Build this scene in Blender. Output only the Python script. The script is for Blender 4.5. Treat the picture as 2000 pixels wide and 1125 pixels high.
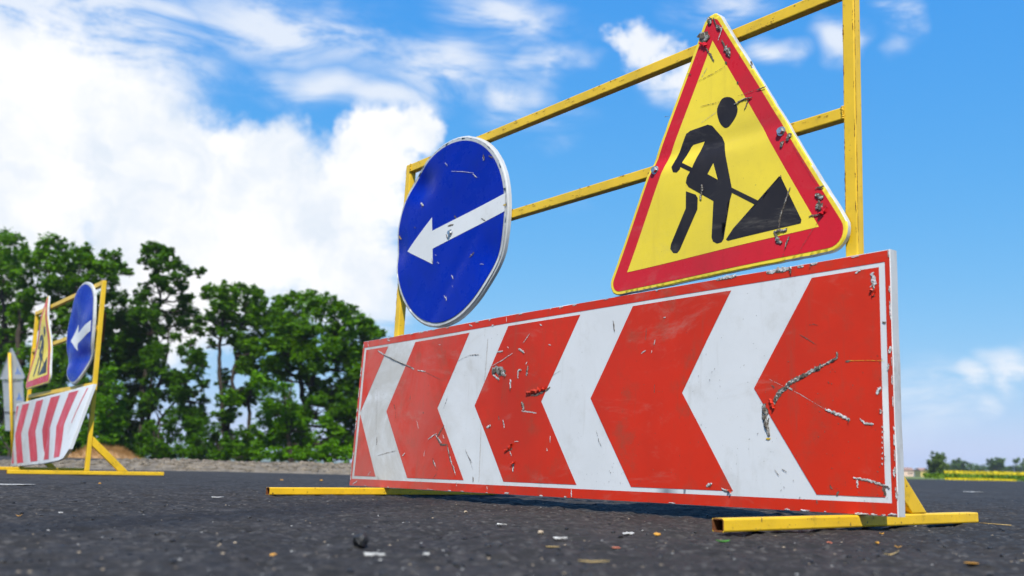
import bpy, bmesh, math, random
import numpy as np
from mathutils import Matrix, Vector

for o in list(bpy.data.objects):
    bpy.data.objects.remove(o)
SC = bpy.context.scene
COL = SC.collection
rad = math.radians

# ------------------------------------------------------------------ camera
FPX, PITCH, ROLL, HC = 1874.5, rad(10.575), rad(1.2525), 0.096     # focal length in px of a 2000 px wide frame
CAM_R = Matrix.Rotation(PITCH, 3, 'X') @ Matrix.Rotation(-ROLL, 3, 'Y')
cam_d = bpy.data.cameras.new('camera')
cam_d.sensor_width = 36.0
cam_d.lens = FPX / 2000 * 36
cam_d.clip_start = 0.02
cam_d.clip_end = 12000
cam_d.dof.use_dof = True
cam_d.dof.focus_distance = 2.35
cam_d.dof.aperture_fstop = 4.9
cam = bpy.data.objects.new('camera', cam_d)
COL.objects.link(cam)
cam.matrix_world = Matrix.Translation((0, 0, HC)) @ (CAM_R @ Matrix.Rotation(rad(90), 3, 'X')).to_4x4()
SC.camera = cam


def at(px, py, Y):
    """point at distance Y in front of the camera that is seen at (px, py) of the photograph"""
    v = CAM_R @ Vector(((px - 1000) / FPX, 1, (562.5 - py) / FPX))
    return Vector((0, 0, HC)) + v * (Y / v.y)


def on_ground(px, py):
    v = CAM_R @ Vector(((px - 1000) / FPX, 1, (562.5 - py) / FPX))
    return Vector((0, 0, HC)) + v * (-HC / v.z)


# ------------------------------------------------------------------ light
SUN_EL, SUN_AZ = rad(52), rad(183)                 # azimuth clockwise from +Y: the sun stands behind the camera
to_sun = Vector((math.sin(SUN_AZ) * math.cos(SUN_EL), math.cos(SUN_AZ) * math.cos(SUN_EL), math.sin(SUN_EL)))
sun_d = bpy.data.lights.new('sun', 'SUN')
sun_d.energy = 4.2
sun_d.angle = rad(0.55)
sun_d.color = (1.0, 0.955, 0.88)
sun = bpy.data.objects.new('sun', sun_d)
COL.objects.link(sun)
sun.rotation_euler = to_sun.to_track_quat('Z', 'Y').to_euler()
SC.view_settings.view_transform = 'Standard'
SC.view_settings.look = 'None'
SC.view_settings.exposure = 0.70
SC.view_settings.gamma = 1.0
SC.view_settings.use_curve_mapping = False
SC.cycles.max_bounces = 5
SC.cycles.diffuse_bounces = 3
SC.cycles.glossy_bounces = 2
SC.cycles.transmission_bounces = 2
SC.cycles.volume_bounces = 0
SC.cycles.caustics_reflective = False
SC.cycles.caustics_refractive = False
SC.cycles.use_denoising = True
SC.cycles.use_adaptive_sampling = True
SC.cycles.adaptive_threshold = 0.02

# ------------------------------------------------------------------ sky with clouds (all in directions: azimuth, elevation)
world = bpy.data.worlds.new('World')
SC.world = world
world.use_nodes = True
NT = world.node_tree
NT.nodes.clear()


def nd(t, **kw):
    n = NT.nodes.new(t)
    for k, v in kw.items():
        setattr(n, k, v)
    return n


def mth(op, a, b=None, c=None, clamp=False):
    n = nd('ShaderNodeMath', operation=op, use_clamp=clamp)
    for i, s in enumerate((a, b, c)):
        if s is None:
            continue
        if isinstance(s, (int, float)):
            n.inputs[i].default_value = s
        else:
            NT.links.new(s, n.inputs[i])
    return n.outputs[0]


def vmth(op, a, b=None, out=0):
    n = nd('ShaderNodeVectorMath', operation=op)
    for i, s in enumerate((a, b)):
        if s is None:
            continue
        if isinstance(s, tuple):
            n.inputs[i].default_value = s
        else:
            NT.links.new(s, n.inputs[i])
    return n.outputs[out]


def noise(vec, scale, detail, rough=0.55, color=False, dist=0.0):
    n = nd('ShaderNodeTexNoise')
    n.inputs['Scale'].default_value = scale
    n.inputs['Detail'].default_value = detail
    n.inputs['Roughness'].default_value = rough
    n.inputs['Distortion'].default_value = dist
    NT.links.new(vec, n.inputs['Vector'])
    return n.outputs[1 if color else 0]


def sstep(v, lo, hi):
    n = nd('ShaderNodeMapRange', interpolation_type='SMOOTHSTEP')
    NT.links.new(v, n.inputs['Value'])
    n.inputs['From Min'].default_value = lo
    n.inputs['From Max'].default_value = hi
    return n.outputs[0]


def mixc(f, a, b):
    n = nd('ShaderNodeMix', data_type='RGBA')
    for s, i in ((f, 0), (a, 6), (b, 7)):
        if isinstance(s, (int, float)):
            n.inputs[i].default_value = s
        elif isinstance(s, tuple):
            n.inputs[i].default_value = s
        else:
            NT.links.new(s, n.inputs[i])
    return n.outputs[2]


sky = nd('ShaderNodeTexSky', sky_type='NISHITA', sun_disc=False, sun_elevation=SUN_EL, sun_rotation=SUN_AZ,
         altitude=100, air_density=1.0, dust_density=0.6, ozone_density=2.5)
sc_ = nd('ShaderNodeSeparateColor')
NT.links.new(sky.outputs[0], sc_.inputs[0])
cc_ = nd('ShaderNodeCombineColor')           # film-like response of the sky: deep blue above, pale but not burnt out at the horizon
for i_, (k_, g_) in enumerate(((0.41, 1.22), (1.72, 0.51), (5.3, 0.09))):
    NT.links.new(mth('MULTIPLY', mth('POWER', sc_.outputs[i_], g_), k_), cc_.inputs[i_])
SKY = cc_.outputs[0]
gen = nd('ShaderNodeTexCoord').outputs['Generated']
D = vmth('NORMALIZE', gen)
sep = nd('ShaderNodeSeparateXYZ')
NT.links.new(D, sep.inputs[0])
DEG = 180 / math.pi
az = mth('MULTIPLY', mth('ARCTAN2', sep.outputs[0], sep.outputs[1]), DEG)
el = mth('MULTIPLY', mth('ARCSINE', sep.outputs[2]), DEG)
comb = nd('ShaderNodeCombineXYZ')
NT.links.new(az, comb.inputs[0])
NT.links.new(el, comb.inputs[1])
AE = comb.outputs[0]
w1 = vmth('MULTIPLY', vmth('SUBTRACT', noise(D, 14, 4, 0.62, True), (0.5, 0.5, 0.5)), (5.0, 4.2, 0))
AEw = vmth('ADD', AE, w1)
w2 = vmth('MULTIPLY', vmth('SUBTRACT', noise(D, 7, 3, 0.65, True), (0.5, 0.5, 0.5)), (9.0, 3.4, 0))
AEs = vmth('ADD', AE, w2)
HARD = [(-27.82, 16.78, 11.0, 6.6), (-21.36, 15.6, 8.5, 5.2), (-16.31, 17.0, 5.1, 2.9), (-13.77, 15.0, 5.7, 4.0),
        (-11.84, 13.2, 5.2, 4.3), (-8.5, 18.5, 2.3, 2.5), (-6.6, 19.8, 1.9, 1.3), (-9.85, 16.0, 3.1, 2.7),
        (-17.63, 12.13, 9.6, 4.3), (-9.61, 11.51, 2.7, 2.7), (-30, 10, 9, 5), (-40, 14, 12, 8), (-21, 9, 8, 4),
        (-58, 20, 11, 6), (62, 17, 12, 5), (95, 24, 14, 7), (-110, 22, 16, 8), (150, 30, 18, 7), (-165, 20, 14, 6)]
PUFF = [(7.29, 25.0, 2.3, 1.7), (8.57, 24.0, 1.9, 1.5), (6.0, 25.1, 1.3, 1.1), (10.3, 22.5, 1.6, 1.5)]
SOFT = [(-27.86, 21.61, 12.5, 5.2, 1.0), (-23.54, 24.06, 7.3, 2.1, 0.8), (-9.24, 10.0, 4.2, 4.6, 0.95), (-7.8, 13.5, 2.4, 3.8, 0.85),
        (-14.43, 24.6, 9.5, 2.6, 0.7), (-4.2, 23.43, 9.4, 2.8, 0.62), (-12.5, 21.6, 6.0, 1.6, 0.6), (1.5, 21.0, 5.0, 1.4, 0.42), (-8.59, 21.42, 6.4, 1.4, 0.6), (-1.03, 26.13, 6.6, 2.0, 0.62),
        (2.61, 24.03, 2.2, 1.8, 0.62), (0.69, 22.42, 2.8, 1.8, 0.6), (9.5, 22.3, 2.6, 1.6, 0.66), (15.59, 24.08, 1.9, 1.1, 0.75),
        (18.89, 24.32, 2.2, 1.6, 0.72), (22.53, 24.82, 1.5, 2.1, 0.62), (12.56, 26.54, 5.0, 1.3, 0.62), (24.89, 5.1, 2.2, 1.3, 0.85),
        (25.81, 3.69, 1.7, 1.3, 0.5), (27.38, 5.3, 2.6, 2.0, 0.75), (23.19, 4.2, 4.6, 2.8, 0.45), (3.05, 15.57, 2.2, 0.8, 0.3),
        (1.72, 19.17, 2.4, 1.0, 0.3), (20.0, 27.5, 4, 1.2, 0.5), (32, 6, 5, 2.5, 0.6), (40, 25, 8, 2.5, 0.6), (-45, 27, 14, 5, 0.8),
        (0, 33, 14, 3, 0.6), (25, 36, 12, 3, 0.6), (75, 30, 14, 4, 0.6), (-80, 36, 16, 5, 0.6), (130, 45, 20, 6, 0.6), (-150, 44, 22, 6, 0.6)]


def field(blobs, coord):
    acc = None
    for b in blobs:
        d = vmth('MULTIPLY', vmth('SUBTRACT', coord, (b[0], b[1], 0)), (1 / b[2], 1 / b[3], 0))
        v = mth('SUBTRACT', 1.0, vmth('LENGTH', d, None, 1))
        if len(b) > 4:
            v = mth('MULTIPLY', mth('MAXIMUM', v, 0.0), b[4])
        acc = v if acc is None else mth('MAXIMUM', acc, v)
    return acc


fine = noise(D, 46, 5, 0.64)
hard = mth('ADD', field(HARD, AEw), mth('MULTIPLY', mth('SUBTRACT', fine, 0.5), 0.45))
puff = mth('ADD', field(PUFF, AEw), mth('MULTIPLY', mth('SUBTRACT', fine, 0.5), 1.1))
str_map = nd('ShaderNodeMapping')
str_map.inputs['Scale'].default_value = (1.0, 1.0, 3.4)
str_map.inputs['Rotation'].default_value = (0.0, 0.22, 0.0)
NT.links.new(D, str_map.inputs['Vector'])
streak = noise(str_map.outputs[0], 8, 6, 0.62, dist=0.5)
soft = mth('MULTIPLY', mth('MULTIPLY', field(SOFT, AEs), 1.9), sstep(streak, 0.24, 0.70))
a_hard = sstep(hard, -0.13, 0.38)
a_puff = mth('MULTIPLY', sstep(puff, -0.05, 0.75), 0.92)
a_soft = mth('MULTIPLY', sstep(soft, 0.0, 0.95), 0.84)
# inside the big cloud: sun-white heads and faintly blue-grey hollows
billow = sstep(noise(AEw, 0.16, 4, 0.58), 0.34, 0.62)
CW = 7.2
white = (CW, CW * 1.0, CW * 1.01, 1)
hollow = (CW * 0.76, CW * 0.83, CW * 0.92, 1)
c_hard = mixc(billow, hollow, white)
soft_c = (CW * 0.86, CW * 0.90, CW * 0.96, 1)
c = mixc(a_soft, SKY, soft_c)
c = mixc(a_puff, c, (CW * 0.92, CW * 0.94, CW * 0.97, 1))
c = mixc(a_hard, c, c_hard)
bg = nd('ShaderNodeBackground')
bg.inputs['Strength'].default_value = 0.09
NT.links.new(c, bg.inputs['Color'])
NT.links.new(bg.outputs[0], nd('ShaderNodeOutputWorld').inputs['Surface'])
try:
    world.cycles.sampling_method = 'MANUAL'
    world.cycles.sample_map_resolution = 512
except Exception:
    pass


# ------------------------------------------------------------------ materials
def new_mat(name):
    m = bpy.data.materials.new(name)
    m.use_nodes = True
    t = m.node_tree
    return m, t, t.nodes['Principled BSDF']


class G:
    """tiny node helper for one material"""
    def __init__(s, t):
        s.t = t
        s.co = t.nodes.new('ShaderNodeTexCoord').outputs['Object']

    def noise(s, scale, detail=4, rough=0.55, vec=None, color=False, dist=0):
        n = s.t.nodes.new('ShaderNodeTexNoise')
        n.inputs['Scale'].default_value = scale
        n.inputs['Detail'].default_value = detail
        n.inputs['Roughness'].default_value = rough
        n.inputs['Distortion'].default_value = dist
        s.t.links.new(vec if vec is not None else s.co, n.inputs['Vector'])
        return n.outputs[1 if color else 0]

    def ramp(s, v, lo, hi, a=0.0, b=1.0):
        n = s.t.nodes.new('ShaderNodeMapRange')
        n.interpolation_type = 'SMOOTHSTEP'
        s.t.links.new(v, n.inputs['Value'])
        n.inputs['From Min'].default_value = lo
        n.inputs['From Max'].default_value = hi
        n.inputs['To Min'].default_value = a
        n.inputs['To Max'].default_value = b
        return n.outputs[0]

    def mix(s, f, a, b, blend='MIX'):
        n = s.t.nodes.new('ShaderNodeMix')
        n.data_type = 'RGBA'
        n.blend_type = blend
        for v, i in ((f, 0), (a, 6), (b, 7)):
            if isinstance(v, (int, float)):
                n.inputs[i].default_value = v
            elif isinstance(v, tuple):
                n.inputs[i].default_value = (*v[:3], 1)
            else:
                s.t.links.new(v, n.inputs[i])
        return n.outputs[2]

    def math(s, op, a, b):
        n = s.t.nodes.new('ShaderNodeMath')
        n.operation = op
        for i, v in enumerate((a, b)):
            if isinstance(v, (int, float)):
                n.inputs[i].default_value = v
            else:
                s.t.links.new(v, n.inputs[i])
        return n.outputs[0]

    def bump(s, bsdf, h, strength=0.3, dist=0.002):
        n = s.t.nodes.new('ShaderNodeBump')
        n.inputs['Strength'].default_value = strength
        n.inputs['Distance'].default_value = dist
        s.t.links.new(h, n.inputs['Height'])
        s.t.links.new(n.outputs[0], bsdf.inputs['Normal'])

    def stretch(s, sc):
        n = s.t.nodes.new('ShaderNodeMapping')
        n.inputs['Scale'].default_value = sc
        s.t.links.new(s.co, n.inputs['Vector'])
        return n.outputs[0]


def film_mat(name, col, dirt=(0.16, 0.15, 0.13), dirt_amt=0.35, rough=0.33, speck=0.5, fade=None, spec=0.16, mud=0.0):
    """printed reflective sheeting: faint weave, grime, fine scratches"""
    m, t, b = new_mat(name)
    g = G(t)
    big = g.noise(2.6, 5, 0.6)
    c = g.mix(g.ramp(big, 0.35, 0.7, 0, 1.0), col, fade or tuple(min(1, x * 0.82 + 0.012) for x in col))
    grime = g.noise(9, 8, 0.72)
    c = g.mix(g.ramp(grime, 0.50, 0.76, 0, dirt_amt), c, dirt)
    smear = g.noise(3.2, 8, 0.75, vec=g.stretch((1.0, 1.0, 2.2)), dist=1.2)
    if name != 'blue_sheeting':
        c = g.mix(g.ramp(smear, 0.54, 0.74, 0, dirt_amt * 0.40), c, (0.30, 0.27, 0.22))
    run = g.noise(14, 4, 0.6, vec=g.stretch((3.0, 3.0, 0.35)))
    c = g.mix(g.ramp(run, 0.56, 0.74, 0, dirt_amt * 0.5), c, dirt)
    if mud:                                   # road dust caked on the far end of the board
        sx = t.nodes.new('ShaderNodeSeparateXYZ')
        t.links.new(g.co, sx.inputs[0])
        end = g.math('MULTIPLY', g.ramp(sx.outputs[0], -1.05, -1.75), g.ramp(g.noise(5, 8, 0.72, dist=0.8), 0.30, 0.62))
        c = g.mix(g.math('MULTIPLY', end, mud), c, (0.34, 0.315, 0.265))
    sp = g.noise(150, 2, 0.5)
    c = g.mix(g.ramp(sp, 0.735, 0.77, 0, speck), c, (0.05, 0.045, 0.04))
    t.links.new(c, b.inputs['Base Color'])
    r = g.ramp(grime, 0.3, 0.75, rough - 0.05, rough + 0.25)
    t.links.new(r, b.inputs['Roughness'])
    b.inputs['Specular IOR Level'].default_value = spec
    g.bump(b, g.noise(420, 2, 0.5), 0.10, 0.0006)
    return m


def paint_mat(name, col, rust=0.6, chips=0.70, dirt_amt=0.35):
    m, t, b = new_mat(name)
    g = G(t)
    big = g.noise(6, 5, 0.6)
    c = g.mix(g.ramp(big, 0.3, 0.7), col, tuple(x * 0.80 for x in col))
    grime = g.noise(22, 7, 0.7)
    c = g.mix(g.ramp(grime, 0.55, 0.78, 0, dirt_amt), c, (0.13, 0.085, 0.02))
    ch = g.noise(85, 5, 0.62)
    mask = g.ramp(ch, chips, chips + 0.03, 0, rust)
    c = g.mix(mask, c, (0.055, 0.028, 0.014))
    t.links.new(c, b.inputs['Base Color'])
    b.inputs['Roughness'].default_value = 0.42
    b.inputs['Specular IOR Level'].default_value = 0.4
    g.bump(b, g.math('SUBTRACT', g.noise(130, 5, 0.6), mask), 0.25, 0.0012)
    return m


def rough_mat(name, c1, c2, scale=10, rough=0.8, bump=0.4, bscale=80, bdist=0.003, metal=0.0, spec=0.35):
    m, t, b = new_mat(name)
    g = G(t)
    t.links.new(g.mix(g.ramp(g.noise(scale, 7, 0.65), 0.3, 0.7), c1, c2), b.inputs['Base Color'])
    b.inputs['Roughness'].default_value = rough
    b.inputs['Metallic'].default_value = metal
    b.inputs['Specular IOR Level'].default_value = spec
    if bump:
        g.bump(b, g.noise(bscale, 5, 0.6), bump, bdist)
    return m


def leaf_mat(name, dark, light, trans=0.40):
    m = bpy.data.materials.new(name)
    m.use_nodes = True
    t = m.node_tree
    t.nodes.clear()
    geo = t.nodes.new('ShaderNodeNewGeometry')
    g = G(t)
    f = g.math('ADD', g.math('MULTIPLY', geo.outputs['Random Per Island'], 0.55), g.math('MULTIPLY', g.ramp(g.noise(0.55, 3, 0.6), 0.3, 0.7), 0.45))
    col = g.mix(f, dark, light)
    d = t.nodes.new('ShaderNodeBsdfPrincipled')
    d.inputs['Roughness'].default_value = 0.6
    d.inputs['Specular IOR Level'].default_value = 0.10
    t.links.new(col, d.inputs['Base Color'])
    tr = t.nodes.new('ShaderNodeBsdfTranslucent')
    t.links.new(g.mix(0.5, col, tuple(x * 1.1 for x in light)), tr.inputs['Color'])
    mx = t.nodes.new('ShaderNodeMixShader')
    mx.inputs[0].default_value = trans
    t.links.new(d.outputs[0], mx.inputs[1])
    t.links.new(tr.outputs[0], mx.inputs[2])
    t.links.new(mx.outputs[0], t.nodes.new('ShaderNodeOutputMaterial').inputs['Surface'])
    return m


M = {}
M['red'] = film_mat('red_sheeting', (0.56, 0.027, 0.009), dirt=(0.26, 0.055, 0.032), dirt_amt=0.75, fade=(0.44, 0.025, 0.010), mud=0.22)
M['white'] = film_mat('white_sheeting', (0.60, 0.615, 0.625), dirt=(0.34, 0.33, 0.29), dirt_amt=0.38, fade=(0.54, 0.555, 0.56), mud=0.6)
M['arrow_white'] = film_mat('arrow_white_sheeting', (0.62, 0.635, 0.64), dirt=(0.34, 0.33, 0.29), dirt_amt=0.25, fade=(0.56, 0.575, 0.58))
M['faded_red'] = film_mat('faded_red_sheeting', (0.56, 0.045, 0.06), dirt=(0.45, 0.12, 0.12), dirt_amt=0.5, fade=(0.44, 0.035, 0.05))
M['sign_red'] = film_mat('crimson_sheeting', (0.55, 0.014, 0.026), dirt=(0.3, 0.02, 0.02), dirt_amt=0.5, rough=0.24)
M['sign_yellow'] = film_mat('lemon_sheeting', (0.78, 0.60, 0.046), dirt=(0.5, 0.36, 0.05), dirt_amt=0.35, rough=0.26, speck=0.35)
M['blue'] = film_mat('blue_sheeting', (0.0003, 0.018, 0.33), dirt=(0.004, 0.025, 0.18), dirt_amt=0.5, rough=0.24, speck=0.0, spec=0.10, fade=(0.0003, 0.013, 0.26))
M['black'] = film_mat('black_print', (0.016, 0.013, 0.016), dirt=(0.035, 0.03, 0.03), dirt_amt=0.6, rough=0.3, speck=0)
M['rim'] = film_mat('pale_sheet_metal', (0.46, 0.48, 0.49), dirt=(0.17, 0.155, 0.13), dirt_amt=0.75, rough=0.38)
M['yellow'] = paint_mat('yellow_paint', (0.74, 0.47, 0.018), chips=0.665, rust=0.8, dirt_amt=0.45)
M['worn_yellow'] = paint_mat('worn_yellow_paint', (0.76, 0.47, 0.016), chips=0.635, rust=0.85, dirt_amt=0.6)
M['rust'] = rough_mat('rusty_steel', (0.10, 0.030, 0.009), (0.20, 0.075, 0.02), 40, 0.9, 0.5, 200, 0.001)
M['zinc'] = rough_mat('zinc_bolt', (0.55, 0.56, 0.57), (0.35, 0.35, 0.35), 120, 0.28, 0.1, 300, 0.0005, metal=0.9)
M['tear_white'] = rough_mat('torn_white_backing', (0.66, 0.66, 0.67), (0.24, 0.21, 0.18), 140, 0.7, 0.8, 420, 0.002)
M['bare'] = rough_mat('bare_dirty_aluminium', (0.42, 0.41, 0.38), (0.16, 0.14, 0.11), 150, 0.5, 0.8, 320, 0.002, metal=0.25)
M['dark_mark'] = rough_mat('dark_gouge', (0.035, 0.028, 0.022), (0.16, 0.13, 0.10), 200, 0.8, 0.6, 400, 0.002)
M['grey_line'] = rough_mat('grey_scuff', (0.42, 0.40, 0.38), (0.30, 0.28, 0.27), 60, 0.6, 0.2)
M['old_yellow'] = rough_mat('old_yellow_paint', (0.62, 0.42, 0.02), (0.45, 0.28, 0.02), 90, 0.6, 0.3)
M['bark'] = rough_mat('bark', (0.060, 0.045, 0.034), (0.020, 0.016, 0.013), 6, 0.9, 0.8, 22, 0.03)
M['stone_dark'] = rough_mat('black_stone', (0.004, 0.004, 0.0045), (0.014, 0.014, 0.015), 120, 0.55, 0.8, 220, 0.003, spec=0.6)
M['stone_tan'] = rough_mat('tan_stone', (0.42, 0.34, 0.24), (0.26, 0.20, 0.14), 90, 0.85, 0.5, 260, 0.002)
M['stone_white'] = rough_mat('white_chip', (0.50, 0.50, 0.48), (0.30, 0.29, 0.27), 120, 0.8, 0.5, 260, 0.002)
M['ochre'] = rough_mat('dry_ochre_leaf', (0.60, 0.30, 0.035), (0.42, 0.20, 0.03), 120, 0.6, 0.4, 300, 0.002)
M['straw'] = rough_mat('dry_straw', (0.50, 0.36, 0.14), (0.32, 0.22, 0.08), 120, 0.7, 0.3, 300, 0.002)
M['coral'] = rough_mat('reddish_chip', (0.50, 0.16, 0.08), (0.32, 0.10, 0.06), 120, 0.7, 0.3, 300, 0.002)
M['green_leaf'] = rough_mat('fresh_green_leaf', (0.06, 0.26, 0.03), (0.10, 0.36, 0.05), 90, 0.45, 0.3, 200, 0.002)
M['leaf_a'] = leaf_mat('acacia_leaves', (0.016, 0.064, 0.001), (0.125, 0.290, 0.005))
M['leaf_b'] = leaf_mat('deep_green_leaves', (0.011, 0.046, 0.001), (0.082, 0.210, 0.004))
M['leaf_c'] = leaf_mat('bright_green_leaves', (0.026, 0.092, 0.001), (0.13, 0.31, 0.004))
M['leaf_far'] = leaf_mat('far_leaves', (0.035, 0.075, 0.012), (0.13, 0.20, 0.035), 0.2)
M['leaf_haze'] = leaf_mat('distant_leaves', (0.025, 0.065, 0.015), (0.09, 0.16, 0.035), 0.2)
M['flower'] = leaf_mat('yellow_blossom', (0.50, 0.40, 0.012), (0.82, 0.64, 0.02), 0.3)
M['dry_grass'] = leaf_mat('dry_grass', (0.22, 0.11, 0.035), (0.42, 0.25, 0.09), 0.2)
M['wall_pink'] = rough_mat('pinkish_plaster', (0.62, 0.46, 0.36), (0.55, 0.40, 0.31), 1, 0.9, 0)
M['wall_white'] = rough_mat('white_plaster', (0.72, 0.72, 0.70), (0.62, 0.62, 0.60), 1, 0.9, 0)
M['wall_yellow'] = rough_mat('yellow_plaster', (0.66, 0.52, 0.16), (0.58, 0.44, 0.13), 1, 0.9, 0)
M['roof'] = rough_mat('dull_roof', (0.30, 0.17, 0.12), (0.22, 0.13, 0.10), 2, 0.9, 0)
M['teal'] = rough_mat('green_gate', (0.05, 0.22, 0.16), (0.04, 0.17, 0.12), 2, 0.7, 0)
M['window_dark'] = rough_mat('dark_window', (0.03, 0.035, 0.04), (0.05, 0.055, 0.06), 2, 0.2, 0)


def asphalt_mat():
    m, t, b = new_mat('asphalt')
    g = G(t)
    big = g.noise(0.9, 5, 0.6)
    mid = g.noise(9, 6, 0.65)
    c = g.mix(g.ramp(big, 0.3, 0.7), (0.019, 0.0175, 0.017), (0.031, 0.028, 0.026))
    c = g.mix(g.ramp(mid, 0.35, 0.72, 0, 0.6), c, (0.015, 0.0145, 0.0145))
    lump = g.noise(48, 4, 0.7)
    c = g.mix(g.ramp(lump, 0.50, 0.72, 0, 0.85), c, (0.066, 0.060, 0.056))
    c = g.mix(g.ramp(lump, 0.46, 0.28, 0, 0.85), c, (0.0075, 0.0075, 0.008))
    dust = g.noise(0.45, 6, 0.7)
    c = g.mix(g.ramp(dust, 0.50, 0.72, 0, 0.5), c, (0.060, 0.053, 0.046))
    v = t.nodes.new('ShaderNodeTexVoronoi')
    v.inputs['Scale'].default_value = 95
    t.links.new(g.co, v.inputs['Vector'])
    sep = t.nodes.new('ShaderNodeSeparateColor')
    t.links.new(v.outputs['Color'], sep.inputs[0])
    agg = g.math('MULTIPLY', g.ramp(sep.outputs[0], 0.72, 0.98), g.ramp(v.outputs['Distance'], 0.62, 0.25))
    c = g.mix(g.math('MULTIPLY', agg, 0.55), c, (0.10, 0.094, 0.088))
    # long wavering bluish-dark band in the colour, crossing the lane before the stand
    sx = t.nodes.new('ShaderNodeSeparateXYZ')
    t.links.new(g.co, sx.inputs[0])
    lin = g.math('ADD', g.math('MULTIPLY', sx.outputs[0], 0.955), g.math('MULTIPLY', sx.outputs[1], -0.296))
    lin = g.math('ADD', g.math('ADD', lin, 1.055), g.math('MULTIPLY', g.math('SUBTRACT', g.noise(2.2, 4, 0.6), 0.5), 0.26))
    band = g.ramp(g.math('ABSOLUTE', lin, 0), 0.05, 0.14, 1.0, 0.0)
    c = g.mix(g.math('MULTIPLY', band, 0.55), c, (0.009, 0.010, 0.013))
    t.links.new(c, b.inputs['Base Color'])
    t.links.new(g.ramp(mid, 0.3, 0.7, 0.68, 0.92), b.inputs['Roughness'])
    b.inputs['Specular IOR Level'].default_value = 0.22
    h = g.math('ADD', g.noise(120, 5, 0.65), g.math('MULTIPLY', v.outputs['Distance'], -0.6))
    g.bump(b, h, 0.7, 0.004)
    return m


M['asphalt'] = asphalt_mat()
M['gravel'] = rough_mat('gravel', (0.235, 0.195, 0.145), (0.10, 0.084, 0.064), 9, 0.95, 1.0, 35, 0.03)
M['soil'] = rough_mat('dry_soil', (0.24, 0.13, 0.06), (0.36, 0.22, 0.10), 5, 0.95, 0.8, 12, 0.05)
M['grass'] = rough_mat('grass_ground', (0.075, 0.12, 0.025), (0.13, 0.15, 0.045), 0.8, 0.95, 0.5, 5, 0.1)
M['verge'] = leaf_mat('verge_grass', (0.06, 0.13, 0.012), (0.15, 0.24, 0.022), 0.25)
M['hill'] = rough_mat('wooded_hill', (0.04, 0.08, 0.025), (0.06, 0.10, 0.03), 0.02, 1, 0)
M['pole'] = rough_mat('pale_pole', (0.42, 0.40, 0.36), (0.30, 0.28, 0.25), 3, 0.8, 0.2)
M['logo_blue'] = rough_mat('blue_print', (0.05, 0.14, 0.42), (0.06, 0.16, 0.46), 20, 0.5, 0)
M['sheet_back'] = rough_mat('grey_sheet_back', (0.36, 0.39, 0.42), (0.28, 0.31, 0.34), 4, 0.45, 0.1, metal=0.2)


# ------------------------------------------------------------------ mesh helpers
def link(name, me, mat, parent=None):
    o = bpy.data.objects.new(name, me)
    COL.objects.link(o)
    if mat is not None:
        for mm in (mat if isinstance(mat, (list, tuple)) else [mat]):
            me.materials.append(mm)
    if parent is not None:
        o.parent = parent
    return o


def tag(o, label=None, cat=None, group=None, kind=None):
    for k, v in (('label', label), ('category', cat), ('group', group), ('kind', kind)):
        if v:
            o[k] = v
    return o


def empty(name, loc, rz=0.0):
    o = bpy.data.objects.new(name, None)
    o.empty_display_size = 0.2
    COL.objects.link(o)
    o.location = loc
    o.rotation_euler = (0, 0, rz)
    return o


def pyd(name, v, f, mat, parent=None, smooth=False):
    me = bpy.data.meshes.new(name)
    me.from_pydata([tuple(p) for p in v], [], f)
    if smooth:
        me.polygons.foreach_set('use_smooth', [True] * len(me.polygons))
    me.update()
    return link(name, me, mat, parent)


def np_mesh(name, V, F, smooth=False):
    """fast mesh from arrays; F is (n,3) or (n,4)"""
    me = bpy.data.meshes.new(name)
    k = F.shape[1]
    me.vertices.add(len(V))
    me.vertices.foreach_set('co', np.ascontiguousarray(V, dtype=np.float32).ravel())
    me.loops.add(F.size)
    me.loops.foreach_set('vertex_index', np.ascontiguousarray(F, dtype=np.int32).ravel())
    me.polygons.add(len(F))
    me.polygons.foreach_set('loop_start', np.arange(0, F.size, k, dtype=np.int32))
    me.polygons.foreach_set('loop_total', np.full(len(F), k, dtype=np.int32))
    me.polygons.foreach_set('use_smooth', np.full(len(F), smooth, dtype=bool))
    me.update(calc_edges=True)
    return me


def bm_obj(name, bm, mat, parent=None, smooth=False):
    bmesh.ops.recalc_face_normals(bm, faces=bm.faces[:])
    me = bpy.data.meshes.new(name)
    bm.to_mesh(me)
    bm.free()
    if smooth:
        me.polygons.foreach_set('use_smooth', [True] * len(me.polygons))
    return link(name, me, mat, parent)


def hash2(ix, iy, seed):
    h = (ix.astype(np.int64) * 374761393 + iy.astype(np.int64) * 668265263 + seed * 974711) & 0x7fffffff
    h = ((h ^ (h >> 13)) * 1274126177) & 0x7fffffff
    return ((h ^ (h >> 16)) & 0xffff) / 65535.0


def vnoise(x, y, seed=0):
    x = np.asarray(x, float)
    y = np.asarray(y, float)
    ix, iy = np.floor(x), np.floor(y)
    fx, fy = x - ix, y - iy
    fx, fy = fx * fx * (3 - 2 * fx), fy * fy * (3 - 2 * fy)
    ix, iy = ix.astype(np.int64), iy.astype(np.int64)
    a, b_ = hash2(ix, iy, seed), hash2(ix + 1, iy, seed)
    c_, d_ = hash2(ix, iy + 1, seed), hash2(ix + 1, iy + 1, seed)
    return (a * (1 - fx) + b_ * fx) * (1 - fy) + (c_ * (1 - fx) + d_ * fx) * fy - 0.5


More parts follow.
